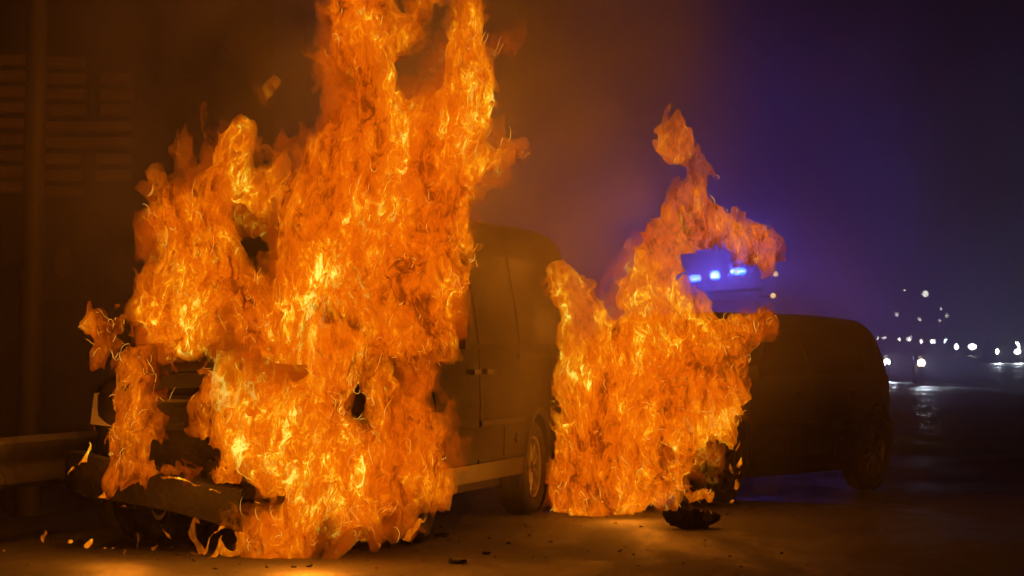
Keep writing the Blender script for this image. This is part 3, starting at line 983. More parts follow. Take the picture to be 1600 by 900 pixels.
# --- the fire on the front of the near van: out of the cabin, and up in front of the grille
fire_a = empty('fire', (-1.2, 16.6, 0))
tag(fire_a, 'tall roaring orange fire engulfing the front of the near van', 'fire')
YC = 16.95
cabin = [
    C(YC, (252, 525, 40), (252, 450, 34), (258, 365, 38), (278, 315, 30), (294, 270, 13), (288, 238, 6), (273, 226, 4)),
    C(YC, (315, 525, 52), (318, 430, 56), (332, 350, 48), (352, 285, 26), (352, 255, 10)),
    C(YC, (400, 510, 50), (375, 470, 40)), C(YC, (225, 535, 18), (330, 532, 26), (430, 532, 26)),
    C(YC, (385, 330, 14), (412, 325, 16), (416, 300, 6)),
    C(YC, (490, 540, 70), (510, 440, 68), (535, 340, 78), (560, 250, 68), (580, 170, 50), (560, 100, 42), (554, 40, 42), (556, -60, 40), (575, -170, 20)),
    C(YC, (630, 520, 54), (655, 440, 68), (655, 340, 78), (680, 240, 70), (705, 170, 50), (732, 105, 30), (768, 62, 16), (752, 22, 8), (742, -5, 6)),
    C(YC, (690, 450, 34), (695, 360, 44), (720, 290, 26), (760, 262, 24), (790, 245, 18)),
    C(YC, (620, 205, 50), (640, 175, 26)),
    C(YC, (650, 66, 7), (640, 100, 5)),
    C(YC, (640, -8, 7), (668, -4, 9)),
    C(YC, (590, 600, 50), (560, 540, 60)),
]
hot_a = px_hot(YC, (400, 485, 48, 1.5), (425, 470, 30, .8), (255, 530, 50, .7), (350, 535, 50, .7), (620, 310, 45, .7), (690, 440, 60, 1.0), (640, 520, 50, .6), (600, 420, 60, .4), (610, 350, 60, .4))
body_a = add_flames(fire_a, 'cabin_flames', cabin + licks(cabin[:4], 14, 5, .8) + licks(cabin[4:], 54, 1), 0.013, depth_k=0.6, seed=1.0, hot=hot_a, holes=[(at(x, y, YC), r * YC / F_PX) for x, y, r in ((418, 392, 30), (612, 560, 12), (650, 120, 30))])
YF = 16.05
grille = [
    C(YF, (395, 850, 20), (440, 790, 46), (430, 660, 66), (420, 600, 50), (410, 560, 20)),
    C(YF, (560, 830, 38), (570, 740, 76), (500, 700, 50), (480, 600, 60), (520, 540, 50)),
    C(YF, (630, 740, 46), (625, 670, 42), (600, 600, 38), (640, 580, 18)),
    C(YF, (470, 830, 32), (500, 740, 66), (440, 690, 40)),
    C(YF, (375, 700, 30), (380, 640, 36)),
    C(YF, (380, 856, 8), (480, 852, 16), (590, 848, 15), (645, 828, 6)),
    C(YF, (640, 710, 34), (675, 700, 18)),
]
hot_f = px_hot(YF, (450, 720, 40, .7), (470, 720, 20, .6), (430, 850, 50, 1.1), (560, 845, 60, 1.0), (240, 740, 30, .3), (300, 840, 40, .8), (480, 800, 60, .3))
body_f = add_flames(fire_a, 'grille_flames', grille + licks(grille, 36, 2, .9), 0.012, depth_k=0.6, seed=2.0, hot=hot_f, warp=.85, holes=[(at(x, y, YF), r * YF / F_PX) for x, y, r in ((548, 640, 30), (572, 682, 18), (612, 560, 16), (380, 762, 26), (425, 768, 20), (655, 640, 14))])
add_flames(fire_a, 'cabin_halo', [[(p, r * 1.06) for p, r in c] for c in cabin] + licks(cabin, 30, 21, 1.4), 0.019, depth_k=0.6, seed=1.4, warp=1.15, bite=1.3, shell=-.012, material=HALO)
add_flames(fire_a, 'grille_halo', [[(p, r * 1.0) for p, r in c] for c in grille] + licks(grille, 16, 22, 1.3), 0.019, depth_k=0.6, seed=2.4, warp=1.0, bite=1.2, shell=-.006, material=HALO, holes=[(at(x, y, YF), r * YF / F_PX) for x, y, r in ((548, 640, 28), (572, 682, 16), (380, 762, 26), (425, 768, 20))])
YL = 16.35
lamp_side = [
    C(YL, (148, 718, 8), (178, 698, 20), (200, 655, 24), (222, 610, 26), (240, 570, 18), (245, 552, 8)),
    C(YL, (190, 720, 12), (235, 680, 16), (245, 640, 10)),
    C(YL, (300, 668, 7), (325, 625, 14), (330, 600, 10), (345, 575, 5)),
    C(YL, (205, 585, 8), (212, 565, 9), (238, 560, 7)),
    C(YL, (345, 735, 16), (352, 690, 20), (350, 640, 16)),
    C(YL, (150, 722, 10), (200, 728, 12), (260, 734, 7), (330, 742, 8)),
    C(YL, (170, 700, 14), (205, 640, 20), (225, 575, 16)),
    C(YL, (290, 668, 6), (340, 672, 12)),
]
body_l = add_flames(fire_a, 'headlight_flames', lamp_side + licks(lamp_side, 14, 4, .6), 0.009, depth_k=0.5, seed=2.5, hot=px_hot(YL, (200, 690, 60, .3), (240, 570, 30, .3)), warp=.9, bite=.8, blend=.03, least=40, shell=-.004, material=TONGUE)

fire_b = empty('fire', (0.9, 20.6, 0))
tag(fire_b, 'fire climbing from the bonnet of the dark car behind the van', 'fire')
YB = 20.5
hood = [
    C(YB, (878, 775, 22), (900, 700, 42), (908, 600, 40), (915, 515, 27), (912, 474, 17)),
    C(YB, (960, 765, 38), (965, 680, 64), (985, 590, 72), (1003, 500, 46), (1015, 440, 36), (1042, 385, 26), (1068, 335, 28), (1086, 295, 16), (1112, 262, 13), (1130, 250, 5)),
    C(YB, (1046, 765, 26), (1042, 690, 50), (1058, 600, 70), (1085, 545, 50), (1130, 510, 28), (1190, 492, 16), (1220, 488, 6)),
    C(YB, (1102, 665, 24), (1126, 625, 24)),
    C(YB, (1080, 365, 28), (1112, 350, 26), (1140, 368, 27), (1172, 384, 27), (1202, 388, 22)),
    C(YB, (1094, 258, 9), (1076, 222, 12), (1066, 190, 10), (1068, 168, 4)), C(YB, (1058, 205, 4), (1054, 188, 5), (1062, 170, 3)),
    C(YB, (1085, 485, 26), (1140, 478, 22), (1190, 484, 17), (1216, 486, 8)),
    C(YB, (1000, 410, 18), (970, 402, 7)),
    C(YB, (852, 792, 7), (885, 788, 11, -.25), (930, 790, 10, -.55), (985, 783, 14, -.2), (1030, 790, 10, -.4), (1088, 790, 8, .1)),
]
hot_b = px_hot(YB, (930, 715, 34, 1.1), (870, 775, 34, .9), (1000, 780, 70, .5), (1060, 780, 40, .5), (1120, 520, 60, .3), (1130, 640, 40, .4))
body_b = add_flames(fire_b, 'bonnet_flames', hood + licks([hood[0], hood[1][:5], hood[2][:4], hood[3]], 40, 3, 1.0), 0.0145, depth_k=0.6, seed=3.0, hot=hot_b, material=PLUME, holes=[(at(x, y, YB), r * YB / F_PX) for x, y, r in ((1046, 715, 18), (958, 508, 20), (1120, 440, 34), (1170, 440, 30))])

add_flames(fire_b, 'bonnet_halo', [[(p, r * 1.04) for p, r in c] for c in (hood[0], hood[1][:6], hood[2], hood[3])] + licks([hood[0], hood[1][:4], hood[2][:4]], 14, 23, 1.3), 0.022, depth_k=0.6, seed=3.4, warp=1.15, bite=1.3, shell=-.012, material=HALO)
# --- small fires that stand apart, and a pillar highlight made like one
def small_fire(label, chains, h, seed, cat='flame', group=None, **kw):
    root = empty('flame', tuple(chains[0][0][0]))
    tag(root, label, cat, group)
    kw.setdefault('hot', [(chains[0][0][0], 1.2, kw.pop('heat', .3))])
    kw.setdefault('material', LICK)
    kw.setdefault('blend', .008)
    kw.setdefault('shell', .004)
    add_flames(root, 'flame_tongue', chains, h, seed=seed, least=25, **kw)
    return root
mirror_fire = small_fire('ragged flame burning on the left door mirror of the van', [
    C(16.9, (165, 560, 5.6), (152, 535, 8.4), (147, 510, 7.4), (143, 492, 2.8)), C(16.9, (165, 560, 6.5), (172, 530, 9.3), (160, 512, 5.6), (152, 495, 2.8)), C(16.9, (180, 548, 5.6), (188, 520, 5.6), (178, 500, 3.7), (186, 486, 1.9)),
    C(16.9, (190, 565, 4.7), (200, 535, 4.7), (206, 500, 3.7), (210, 470, 4.7), (218, 458, 1.9)), C(16.9, (160, 590, 2.8), (156, 572, 4.7), (165, 550, 6.5)), C(16.9, (178, 582, 1.9), (180, 565, 3.7), (178, 540, 4.7))],
    .0065, 8.0, warp=.75, bite=.35, heat=.35, material=TONGUE, blend=.015)
small_fire('torn wisp of flame drifting above the left part of the van fire', [C(17.0, (374, 152, 2), (390, 142, 8), (406, 138, 9), (428, 126, 4))], .010, 9.0, warp=.8, bite=.6, heat=-.15, material=THIN)
small_fire('wisp of flame licking off the rear roof edge of the van', [C(21.3, (890, 405, 5), (885, 385, 7), (872, 360, 7), (862, 350, 3))], .010, 10.0, warp=.5, bite=.35, heat=.0, material=THIN)
small_fire('narrow flame behind the rear wheel of the van', [C(21.6, (872, 640, 7), (870, 610, 8), (878, 588, 5)), C(21.6, (858, 700, 8), (862, 660, 7))], .010, 11.0, warp=.5, bite=.4, heat=.4)
small_fire('row of flames along the top edge of the fallen bumper', [
    C(16.15, (108, 746, 1.5), (116, 736, 2.2), (118, 726, 1)), C(16.12, (120, 738, 2), (130, 728, 2.6), (133, 714, 1.2)), C(16.1, (128, 732, 2.4), (140, 720, 4), (143, 706, 2.4), (140, 694, 1)), C(16.05, (258, 738, 1.5), (275, 741, 2.2), (290, 744, 1.6)),
    C(16.05, (290, 744, 1.6), (310, 748, 2.3), (326, 752, 1.5)), C(16.05, (310, 748, 2), (313, 738, 1.6), (312, 726, .8)), C(16.05, (326, 753, 1.6), (333, 744, 1.5), (338, 738, .8)),
    C(16.05, (212, 733, 1.4), (196, 730, 2.4), (180, 727, 1.2)), C(16.05, (152, 734, 2), (154, 746, 1.8), (155, 757, 1)), C(16.05, (325, 762, 2), (335, 766, 2.4), (345, 770, 1.4))], .0048, 12.0, warp=.35, bite=.10, heat=.7)
small_fire('flame showing through the gap at the left end of the bumper', [C(16.4, (150, 788, 3.0), (163, 782, 6.6), (162, 768, 2.4)), C(16.4, (175, 776, 2.4), (186, 776, 1.8)), C(16.4, (180, 794, 1.2), (196, 796, 1.2))], .0065, 13.0, warp=.35, bite=.25, heat=.5)
small_fire('small upright flame alone on the wet road left of the van', [C(16.5, (67, 853, 4), (66, 842, 4.5), (70, 833, 2.4), (68, 826, 1)), C(16.5, (72, 853, 2.5), (74, 845, 2), (73, 838, .8))], .006, 14.0, warp=.3, bite=.2, heat=.4)
small_fire('low flame on the road at the left edge of the frame', [C(16.6, (-4, 856, 2), (4, 853, 2.4), (6, 847, 1)), C(16.6, (8, 857, 1.5), (16, 855, 1.8), (20, 850, .8))], .006, 15.0, warp=.3, bite=.2, heat=.5)
small_fire('curling flames under the fallen bumper of the van', [
    C(15.95, (312, 846, 5), (302, 826, 4), (305, 808, 3), (318, 802, 2)), C(15.95, (316, 846, 4), (330, 832, 3.4), (338, 814, 3), (352, 806, 3), (358, 798, 1.5)), C(15.95, (360, 812, 2.5), (368, 828, 3), (374, 844, 3)),
    C(15.95, (330, 853, 3), (350, 850, 4), (372, 854, 4), (392, 850, 3)), C(15.95, (350, 850, 3), (346, 838, 2.5), (352, 828, 1.2)), C(15.95, (376, 852, 3.5), (380, 836, 3), (376, 820, 1.5))], .006, 16.0, warp=.5, bite=.25, heat=.5, blend=.012)
small_fire('low broken line of flames on the road below the hanging bumper', [
    C(16.1, (205, 858, 1.5), (222, 860, 2.2), (238, 857, 1.2)), C(16.1, (252, 860, 1.4), (262, 856, 2.4), (266, 848, 1.2)), C(16.1, (276, 861, 1.6), (292, 858, 2.6), (302, 860, 1.4)), C(16.1, (290, 858, 2), (294, 848, 1.6), (291, 841, .8))], .0048, 17.0, warp=.35, bite=.12, heat=.6)
drips = [(219, 856, 219, 822, 2.6, 'tall thin burning drip in front of the bumper, with a long reflection'), (200, 856, 201, 846, 2.4, 'burning drip just left of the tall thin one'), (140, 857, 146, 846, 2.2, 'burning drip below the left end of the bumper'),
         (162, 860, 186, 854, 2.2, 'flat smear of burning plastic on the road, left of the drips'), (250, 826, 268, 847, 1.8, 'slanting streak of burning plastic falling from the bumper'), (245, 858, 256, 851, 2.6, 'burning drip right of the tall thin one'),
         (285, 858, 298, 852, 2.2, 'rightmost burning drip, next to the curling flames'), (232, 857, 236, 842, 2.2, 'short upright burning drip beside the tall thin one'), (236, 808, 241, 822, 2.4, 'burning drip hanging under the middle of the bumper'), (109, 851, 111, 848, 1.8, 'tiny glowing spot left of all the burning drips')]
for i, (x0, y0, x1, y1, r, lab) in enumerate(drips):
    small_fire(lab, [C(16.2, (x0, y0, r * 1.2), ((x0 + x1) / 2 + 1, (y0 + y1) / 2, r), (x1, y1, r * .5))], .0048, 20.0 + i, warp=.22, bite=.10, heat=.6, group='burning drips in front of the van')
drips2 = [(1138, 782, 1152, 778, 3, 'wide burning smear on the road under the front wheel of the hatchback'), (1157, 779, 1161, 781, 2.2, 'small burning spot right of the wide smear'), (1146, 766, 1148, 754, 3, 'lowest burning drip falling at the wheel of the hatchback'),
          (1153, 746, 1154, 736, 2.4, 'second lowest burning drip at the wheel of the hatchback'), (1141, 735, 1139, 720, 2.4, 'left burning drip half way up the wheel of the hatchback'), (1155, 730, 1158, 716, 2.4, 'right burning drip half way up the wheel of the hatchback'),
          (1147, 702, 1156, 688, 3, 'burning drip at the top of the wheel of the hatchback'), (1157, 662, 1149, 630, 4, 'curved flame on the front wing of the hatchback above the drips')]
for i, (x0, y0, x1, y1, r, lab) in enumerate(drips2):
    small_fire(lab, [C(20.95 if i < 7 else 20.8, (x0, y0, r), ((x0 + x1) / 2 + 1, (y0 + y1) / 2, r * .8), (x1, y1, r * .5))], .006, 40.0 + i, warp=.25, bite=.10, heat=.6, group='burning drips at the wheel of the hatchback')
small_fire('glowing streak added as the highlight on the windscreen pillar of the dark hatchback', [C(21.3, (1163, 578, 2), (1172, 560, 3), (1182, 545, 2.5))], .007, 60.0, warp=.2, bite=.1, heat=.5)  # glowing mesh standing in for the highlight along the pillar
small_fire('stray flame lying on the road right of the van fire', [C(16.1, (632, 842, 5), (642, 830, 4), (655, 812, 3)), C(16.1, (655, 840, 3), (668, 837, 3))], .007, 61.0, warp=.3, bite=.2, heat=.5)

# thin curling threads of white-hot soot on the flame sheets, in clusters
THREAD = bpy.data.materials.new('flame_thread'); THREAD.use_nodes = True
_t = THREAD.node_tree; _t.nodes.clear()
_e = _t.nodes.new('ShaderNodeEmission'); _o = _t.nodes.new('ShaderNodeOutputMaterial')
_g = _t.nodes.new('ShaderNodeNewGeometry'); _r = _t.nodes.new('ShaderNodeValToRGB')
_r.color_ramp.elements[0].color = (1.0, .27, .006, 1); _r.color_ramp.elements[1].color = (1.0, .50, .06, 1)
_n = _t.nodes.new('ShaderNodeTexNoise'); _n.inputs['Scale'].default_value = 20
_t.links.new(_g.outputs['Position'], _n.inputs['Vector'])
_m = _t.nodes.new('ShaderNodeMapRange'); _m.inputs['From Min'].default_value = .38; _m.inputs['From Max'].default_value = .62
_t.links.new(_n.outputs[0], _m.inputs['Value']); _t.links.new(_m.outputs[0], _r.inputs[0])
_t.links.new(_r.outputs[0], _e.inputs[0]); _tr = _t.nodes.new('ShaderNodeBsdfTransparent'); _mx = _t.nodes.new('ShaderNodeMixShader'); _mx.inputs[0].default_value = .7
_t.links.new(_tr.outputs[0], _mx.inputs[1]); _t.links.new(_e.outputs[0], _mx.inputs[2]); _t.links.new(_mx.outputs[0], _o.inputs['Surface'])
THREAD.cycles.emission_sampling = 'NONE'

def flame_threads(root, body, y, clusters, seed):
    rng = np.random.default_rng(seed)
    V = np.empty(len(body.data.vertices) * 3, np.float32); body.data.vertices.foreach_get('co', V)
    V = V.reshape(-1, 3) + np.array(root.location, np.float32)
    rnd = random.Random(seed)
    bm = bmesh.new()
    for px, py, rp, n in clusters:
        c = at(px, py, y); r = rp * y / F_PX
        d = np.hypot((V[:, 0] - c.x) , (V[:, 2] - c.z))
        near = np.flatnonzero((d < r) & (V[:, 1] < y + .05))
        if len(near) == 0: continue
        for k in rng.choice(near, n):
            p = Vector(V[k]); p.y -= .012
            a = rnd.uniform(0, 6.28); turn = rnd.uniform(-.7, .7)
            w = rnd.uniform(.0015, .0034) * y / 17
            st = rnd.uniform(.010, .020)
            pts = []; m = rnd.randint(3, 7)
            for j in range(m):
                pts.append(p.copy())
                a += turn + rnd.uniform(-.5, .5)
                p = p + Vector((math.cos(a) * .75, rnd.uniform(-.4, .2), math.sin(a) + .35)) * st
            tube(bm, pts, [w * max(.15, math.sin(math.pi * (j + .6) / (m + .2))) for j in range(m)], 4)
    me = bpy.data.meshes.new('flame_threads'); bm.to_mesh(me); bm.free()
    o = link('flame_threads', me, THREAD, root); o.location = -root.location; o['kind'] = 'stuff'
    return o
flame_threads(fire_a, body_a, YC, [(400, 490, 55, 30), (255, 510, 50, 10), (620, 320, 70, 30), (690, 440, 70, 30), (660, 530, 50, 20), (560, 500, 80, 20), (240, 330, 40, 10), (560, 60, 60, 12), (760, 90, 50, 13), (770, 250, 50, 10), (590, 400, 80, 20), (330, 350, 60, 10)], 71)
flame_threads(fire_a, body_f, YF, [(540, 600, 60, 30), (560, 660, 50, 25), (440, 820, 70, 25), (580, 840, 60, 22), (500, 720, 90, 20), (400, 650, 60, 15), (660, 720, 40, 10)], 72)
flame_threads(fire_a, body_l, YL, [(220, 600, 60, 18), (190, 690, 50, 15), (330, 610, 40, 12)], 73)
flame_threads(mirror_fire, mirror_fire.children[0], 16.9, [(170, 530, 45, 22)], 75)
flame_threads(fire_b, body_b, YB, [(1130, 530, 60, 25), (1130, 630, 50, 30), (930, 730, 60, 25), (880, 770, 40, 15), (1070, 760, 50, 20), (1180, 490, 40, 12), (1000, 640, 90, 20), (1080, 600, 80, 20), (1150, 370, 60, 10), (1075, 210, 40, 8), (1090, 300, 60, 8)], 74)

# the light the flames throw: each fire carries its own, round its outline and in its heart
def fire_light(root, px, py, y, watts, size=.22, color=(1.0, .255, .012)):
    ld = bpy.data.lights.new('fire_light', 'POINT')
    ld.energy = watts; ld.color = color; ld.shadow_soft_size = size
    o = bpy.data.objects.new('fire_light', ld)
    COL.objects.link(o); o.parent = root
    o.location = at(px, py, y) - root.location
FA = 1.0; FB = 1.0
for px, py, y, w in ((170, 360, 16.9, 28), (330, 190, 17.1, 14), (430, 150, 17.0, 14), (800, 300, 16.9, 16), (640, 60, 17.2, 16), (770, 170, 17.3, 14),
                     (530, -150, 17.1, 16), (705, 690, 15.8, 7), (130, 640, 16.2, 10), (300, 690, 15.7, 8), (480, 500, 15.8, 12), (480, 800, 15.3, 30), (180, 820, 15.7, 8), (600, 300, 17.7, 24)):
    fire_light(fire_a, px, py, y, w * FA)
for px, py, y, w in ((905, 420, 20.6, 10), (1000, 330, 20.7, 10), (1150, 320, 20.7, 8), (1150, 540, 19.9, 8), (980, 600, 19.6, 12), (980, 770, 19.5, 20), (1030, 480, 21.6, 14)):
    fire_light(fire_b, px, py, y, w * FB)
# ---------------------------------------------------------------- emergency vehicle behind the fires
M_AMB = material('dark_vehicle_paint', (.012, .012, .014), .85, 0, .15, 2.0)
BEACON = glow('blue_beacon_light', (.0, .46, 1.0), 6.0)
_nt = BEACON.node_tree; _p = _nt.nodes['Principled BSDF']      # a clear blue lens with the lamp inside
_p.inputs['Emission Strength'].default_value = 3.4
_p.inputs['Base Color'].default_value = (0, .06, .25, 1)
_tr = _nt.nodes.new('ShaderNodeBsdfTransparent'); _tr.inputs[0].default_value = (.8, .85, 1, 1)
_mx = _nt.nodes.new('ShaderNodeMixShader'); _mx.inputs[0].default_value = .5
_nt.links.new(_tr.outputs[0], _mx.inputs[1]); _nt.links.new(_p.outputs[0], _mx.inputs[2]); _nt.links.new(_mx.outputs[0], _nt.nodes['Material Output'].inputs['Surface'])
AMBER = glow('amber_marker_light', (1.0, .62, .12), 3.0)
ey = 60.0
em_van = tag(empty('emergency_van', (at(1140, 540, ey).x, ey, 0)), 'emergency van with blue flashing roof lights behind the second fire', 'emergency van')
ES = Shape(5.6, 2.0, .32, [(0, .9), (.05, 1.0), (.9, 1.25), (1.6, 1.98), (1.8, 2.14), (5.3, 2.18), (5.5, 2.1), (5.6, 1.8)],
           [(0, .8), (.3, .95), (1, 1.0), (5.4, 1.0), (5.6, .95)], [(.2, .95), (.6, 1), (1.2, 1), (2.3, .86)], [1.0, 4.4], .34)
ES.body('body', M_AMB, em_van)
ES.across('windshield', M_GLASS, em_van, .98, 1.58, .93)
for sg in (1, -1):
    ES.patch('side_window', M_GLASS, em_van, [(1.4, 1.3), (2.4, 1.3), (2.4, 1.9), (1.8, 1.9)], sg, .004)
    bm = bmesh.new(); box(bm, (sg * .75, -.01, .78), (.3, .06, .16)); from_bm('headlight', bm, M_LAMPGLASS, em_van, bevel=.02)
    for wy in ES.wheels: make_wheel(em_van, sg * .87, wy, .34, .22, sg)
bm = bmesh.new(); box(bm, (0, 0, 2.36), (1.7, .62, .06), Matrix.Rotation(R(-4), 3, 'Y')); bar = from_bm('light_bar', bm, M_PLASTIC, em_van, bevel=.015)
bar.location = (0, 1.95, 0)
for px, py, w_, h_ in ((1086, 435, .28, .16), (1117, 430, .23, .21), (1153, 424, .36, .16)):
    q = at(px, py, ey + 1.95) - em_van.location
    bm = bmesh.new()
    bmesh.ops.create_icosphere(bm, subdivisions=3, radius=.5)
    for v in bm.verts:
        v.co.x = math.copysign(abs(v.co.x * 2) ** .6 / 2, v.co.x); v.co.z = math.copysign(abs(v.co.z * 2) ** .8 / 2, v.co.z)
        v.co = Vector((v.co.x * w_, v.co.y * .2, v.co.z * h_))
    k = from_bm('beacon', bm, BEACON, bar, smooth=True, angle=80)
    k.location = (q.x, 0 - .05, q.z)
    ld = bpy.data.lights.new('beacon_lamp', 'POINT'); ld.color = (.15, .10, 1.0); ld.energy = 850; ld.shadow_soft_size = .05
    lo = bpy.data.objects.new('beacon_lamp', ld); COL.objects.link(lo); lo.parent = k; lo.location = (0, 0, 0)
for px, py in ((1212, 428), (1208, 462)):
    q = at(px, py, ey + 1.9) - em_van.location
    bm = bmesh.new(); bmesh.ops.create_icosphere(bm, subdivisions=2, radius=.06)
    k = from_bm('marker_light', bm, AMBER, em_van, smooth=True); k.location = q
    bm = bmesh.new(); tube(bm, [(q.x, q.y + .02, q.z), (q.x - .3, q.y + .1, q.z - .02)], .02, 6); from_bm('bracket', bm, M_PLASTIC, em_van)

# ---------------------------------------------------------------- the traffic and street lamps far down the road
HEAD = glow('headlamp_light', (1.0, .97, .88), 30.0)
HEADB = glow('cool_headlamp_light', (.6, .85, 1.0), 30.0)
HEADW = glow('warm_headlamp_light', (1.0, .80, .55), 30.0)
STREET = glow('street_lamp_light', (1.0, .93, .85), 14.0)
FS = Shape(4.3, 1.75, .25, [(0, .6), (.1, .72), (1.0, .95), (1.8, 1.4), (3.2, 1.42), (3.9, 1.1), (4.3, .8)], [(0, .7), (.4, .85), (4, .85), (4.3, .7)],
           [(.2, .95), (.6, 1), (.95, .97), (1.5, .8)], [.85, 3.5], .32)
def far_car(lamp, y, rad, label, sep=1.2, mat=HEAD, beams=0):
    """a car coming towards us with its headlamps lit; lamp: where the left lamp is seen"""
    z0 = ground_z(y)
    x = at(lamp[0], lamp[1], y).x
    r = tag(empty('approaching_car', (x + sep / 2, y, z0)), label, 'car', 'cars queuing far down the road')
    FS.body('body', M_DARKPAINT, r)
    FS.across('windshield', M_GLASS, r, 1.05, 1.75, .92)
    for sx in (-1, 1):
        bm = bmesh.new(); bmesh.ops.create_icosphere(bm, subdivisions=2, radius=rad * .95)
        for v in bm.verts: v.co.y *= .4; v.co.x *= 1.0 + .3 * sx
        k = from_bm('headlight', bm, mat, r, smooth=True); k.location = (sx * sep / 2, -.03, .66)
        for wy in FS.wheels:
            bm = bmesh.new(); lathe_x(bm, [(-.1, .0001), (-.1, .3), (-.07, .32), (.07, .32), (.1, .3), (.1, .0001)], 16)
            w_ = from_bm('wheel', bm, M_TYRE, r, smooth=True); w_.location = (sx * .76, wy, .32)
    if beams:
        for sx in (-1, 1):
            ld = bpy.data.lights.new('headlight_beam', 'SPOT'); ld.energy = beams; ld.color = (.82, .92, 1.0); ld.spot_size = R(40); ld.spot_blend = .8; ld.shadow_soft_size = .08
            lo = bpy.data.objects.new('headlight_beam', ld); COL.objects.link(lo); lo.parent = r
            lo.location = (sx * sep / 2, -.25, .66); lo.rotation_euler = (R(-88), 0, 0)
    return r
# (lamp px, lamp py, distance, lamp radius)
far = [((1422, 531), 470, .30, HEAD, 'approaching car farthest away, with close-set lights above the middle of the far queue'),
       ((1371, 530), 520, .34, HEAD, 'approaching car leftmost in the far queue, beside the roof of the dark hatchback'),
       ((1405, 541), 360, .26, HEAD, 'approaching car with white paired lights just right of the leftmost one'),
       ((1439, 541), 300, .25, HEAD, 'approaching car with white lights in the middle of the far queue'),
       ((1462, 539), 305, .30, HEADB, 'approaching car with bluish lights just right of the queue middle'),
       ((1494, 550), 215, .25, HEAD, 'approaching car at the right end of the main far queue'),
       ((1558, 555), 170, .17, HEAD, 'approaching car near the right edge of the frame, left of the brightest one'),
       ((1588, 550), 215, .40, HEAD, 'approaching car with the brightest light, at the right edge of the frame')]
for lamp, y, rad, mat, lab in far:
    far_car(lamp, y, rad, lab, mat=mat, beams=BEAM if y < 180 else 0)
def far_bike(px, py, y, label, mat):
    x = at(px, py, y).x
    r = tag(empty('motorcycle', (x, y, ground_z(y))), label, 'motorcycle')
    for wy in (.05, 1.35):
        bm = bmesh.new(); lathe_x(bm, [(-.05, .0001), (-.05, .24), (-.06, .27), (0, .30), (.06, .27), (.05, .24), (.05, .0001)], 18)
        w_ = from_bm('wheel', bm, M_TYRE, r, smooth=True); w_.location = (0, wy, .30)
    bm = bmesh.new(); tube(bm, [(0, .30, .82), (0, .55, .90), (0, .85, .80), (0, 1.35, .85)], [.08, .17, .13, .09], 10); from_bm('tank_and_seat', bm, M_DARKPAINT, r, smooth=True)
    bm = bmesh.new(); box(bm, (0, .70, .45), (.30, .50, .36)); from_bm('engine', bm, M_STEEL, r, bevel=.04)
    for sx in (-.09, .09):
        bm = bmesh.new(); tube(bm, [(sx, .05, .30), (sx, .26, .95)], .025, 6); from_bm('fork', bm, M_STEEL, r)
    bm = bmesh.new(); tube(bm, [(-.38, .38, 1.0), (-.12, .28, .97), (.12, .28, .97), (.38, .38, 1.0)], .018, 6); from_bm('handlebar', bm, M_PLASTIC, r)
    bm = bmesh.new(); bmesh.ops.create_icosphere(bm, subdivisions=2, radius=.12)
    for v in bm.verts: v.co.y *= .5
    k = from_bm('headlight', bm, mat, r, smooth=True); k.location = (0, .08, at(px, py, y).z - ground_z(y))
    ld = bpy.data.lights.new('headlight_beam', 'SPOT'); ld.energy = 4000; ld.color = (.78, .88, 1.0); ld.spot_size = R(30); ld.spot_blend = .9; ld.shadow_soft_size = .08
    lo = bpy.data.objects.new('headlight_beam', ld); COL.objects.link(lo); lo.parent = r
    lo.location = (0, -.1, k.location.z); lo.rotation_euler = (R(-89), 0, 0)
far_bike(1440, 567, 86, 'motorcycle with one large warm headlamp, low below the far queue', HEADW)
far_bike(1386, 566, 96, 'motorcycle with one white headlamp close beside the tail of the dark hatchback', HEAD)
lampspots = [((1446, 459), 260, 0.30, 'street lamp highest above the far queue of cars'), ((1414, 453), 300, .12, 'faint street lamp left of the highest one'),
             ((1401, 491), 360, 0.28, 'street lamp above the left end of the far queue'), ((1437, 499), 380, 0.29, 'street lamp low above the bluish headlights'),
             ((1470, 483), 400, 0.21, 'small street lamp right of the low one'), ((1480, 493), 420, 0.30, 'brighter of two street lamps close together right of the queue centre'),
             ((1468, 500), 440, 0.28, 'lower of two street lamps close together right of the queue centre'), ((1508, 492), 420, .11, 'faint street lamp at the right end of the row')]
for (px, py), y, rad, lab in lampspots:
    q = at(px, py, y)
    r = tag(empty('street_lamp', (q.x + 1.0, y, ground_z(y))), lab, 'street lamp', 'street lamps far down the road')
    h = q.z - ground_z(y)
    bm = bmesh.new(); tube(bm, [(0, 0, 0), (0, 0, h * .9), (-.3, 0, h + .05), (-1.0, 0, h + .12)], [.10, .08, .06, .05], 8); from_bm('post', bm, M_POLE, r, smooth=True)
    bm = bmesh.new(); box(bm, (-1.0, 0, h + .1), (.6, .3, .12)); from_bm('lamp_housing', bm, M_STEEL, r)
    bm = bmesh.new(); bmesh.ops.create_icosphere(bm, subdivisions=2, radius=rad); k = from_bm('lamp_lens', bm, STREET, r, smooth=True); k.location = (-1.0, 0, h)

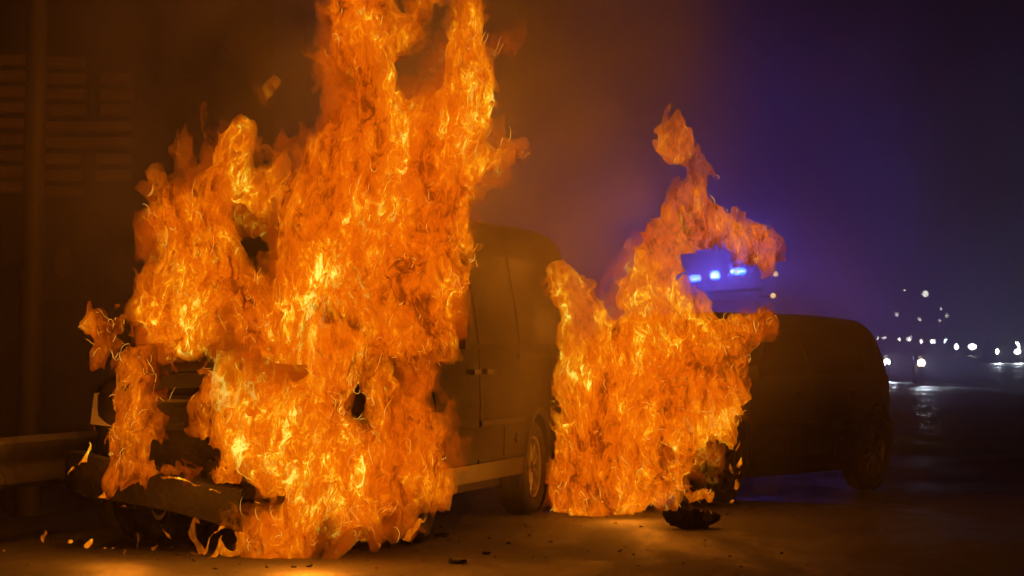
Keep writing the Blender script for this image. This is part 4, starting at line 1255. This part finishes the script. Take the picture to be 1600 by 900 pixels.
# ---------------------------------------------------------------- air: haze, smoke
def volume_mat(name, color, density, aniso=0.0):
    m = bpy.data.materials.new(name); m.use_nodes = True
    nt = m.node_tree; nt.nodes.clear()
    v = nt.nodes.new('ShaderNodeVolumePrincipled'); o = nt.nodes.new('ShaderNodeOutputMaterial')
    v.inputs['Color'].default_value = color + (1,); v.inputs['Density'].default_value = density; v.inputs['Anisotropy'].default_value = aniso
    nt.links.new(v.outputs[0], o.inputs['Volume'])
    return m
bm = bmesh.new(); box(bm, (0, 740, 6.5), (1100, 1540, 15)); hz = from_bm('haze', bm, volume_mat('haze', (.85, .85, .88), HAZE)); hz['kind'] = 'stuff'

def smoke_mat(dens, scale, lo, hi, color, aniso):
    """smoke that billows: thins out from the middle of the bank, broken up by drifting curls"""
    m = volume_mat('smoke', color, dens, aniso)
    nt = m.node_tree; N, L = nt.nodes.new, nt.links.new
    v = [n for n in nt.nodes if n.type == 'PRINCIPLED_VOLUME'][0]
    tc = N('ShaderNodeTexCoord')
    gr = N('ShaderNodeVectorMath'); gr.operation = 'LENGTH'; L(tc.outputs['Object'], gr.inputs[0])
    fo = N('ShaderNodeMapRange'); fo.interpolation_type = 'SMOOTHSTEP'
    fo.inputs['From Min'].default_value = 1.0; fo.inputs['From Max'].default_value = .25
    L(gr.outputs['Value'], fo.inputs['Value'])
    ge = N('ShaderNodeNewGeometry')
    n = N('ShaderNodeTexNoise'); n.inputs['Scale'].default_value = scale; n.inputs['Detail'].default_value = 3; n.inputs['Distortion'].default_value = .8
    L(ge.outputs['Position'], n.inputs['Vector'])
    nr = N('ShaderNodeMapRange'); nr.inputs['From Min'].default_value = .38; nr.inputs['From Max'].default_value = .62
    nr.inputs['To Min'].default_value = lo; nr.inputs['To Max'].default_value = hi
    L(n.outputs[0], nr.inputs['Value'])
    a = N('ShaderNodeMath'); a.operation = 'MULTIPLY'; L(fo.outputs[0], a.inputs[0]); L(nr.outputs[0], a.inputs[1])
    b = N('ShaderNodeMath'); b.operation = 'MULTIPLY'; b.inputs[1].default_value = dens; L(a.outputs[0], b.inputs[0])
    L(b.outputs[0], v.inputs['Density'])
    return m

def smoke_blob(loc, s, dens, scale, color=(.80, .78, .76), aniso=.1):
    bm = bmesh.new(); bmesh.ops.create_icosphere(bm, subdivisions=3, radius=1.02)
    for v in bm.verts: v.co.z = max(v.co.z, (.02 - loc[2]) / s[2])
    o = from_bm('smoke', bm, smoke_mat(dens, scale, .0, 2.2, color, aniso)); o['kind'] = 'stuff'
    o.location = loc; o.scale = s
    return o
for b_ in SMOKE: smoke_blob(*b_)
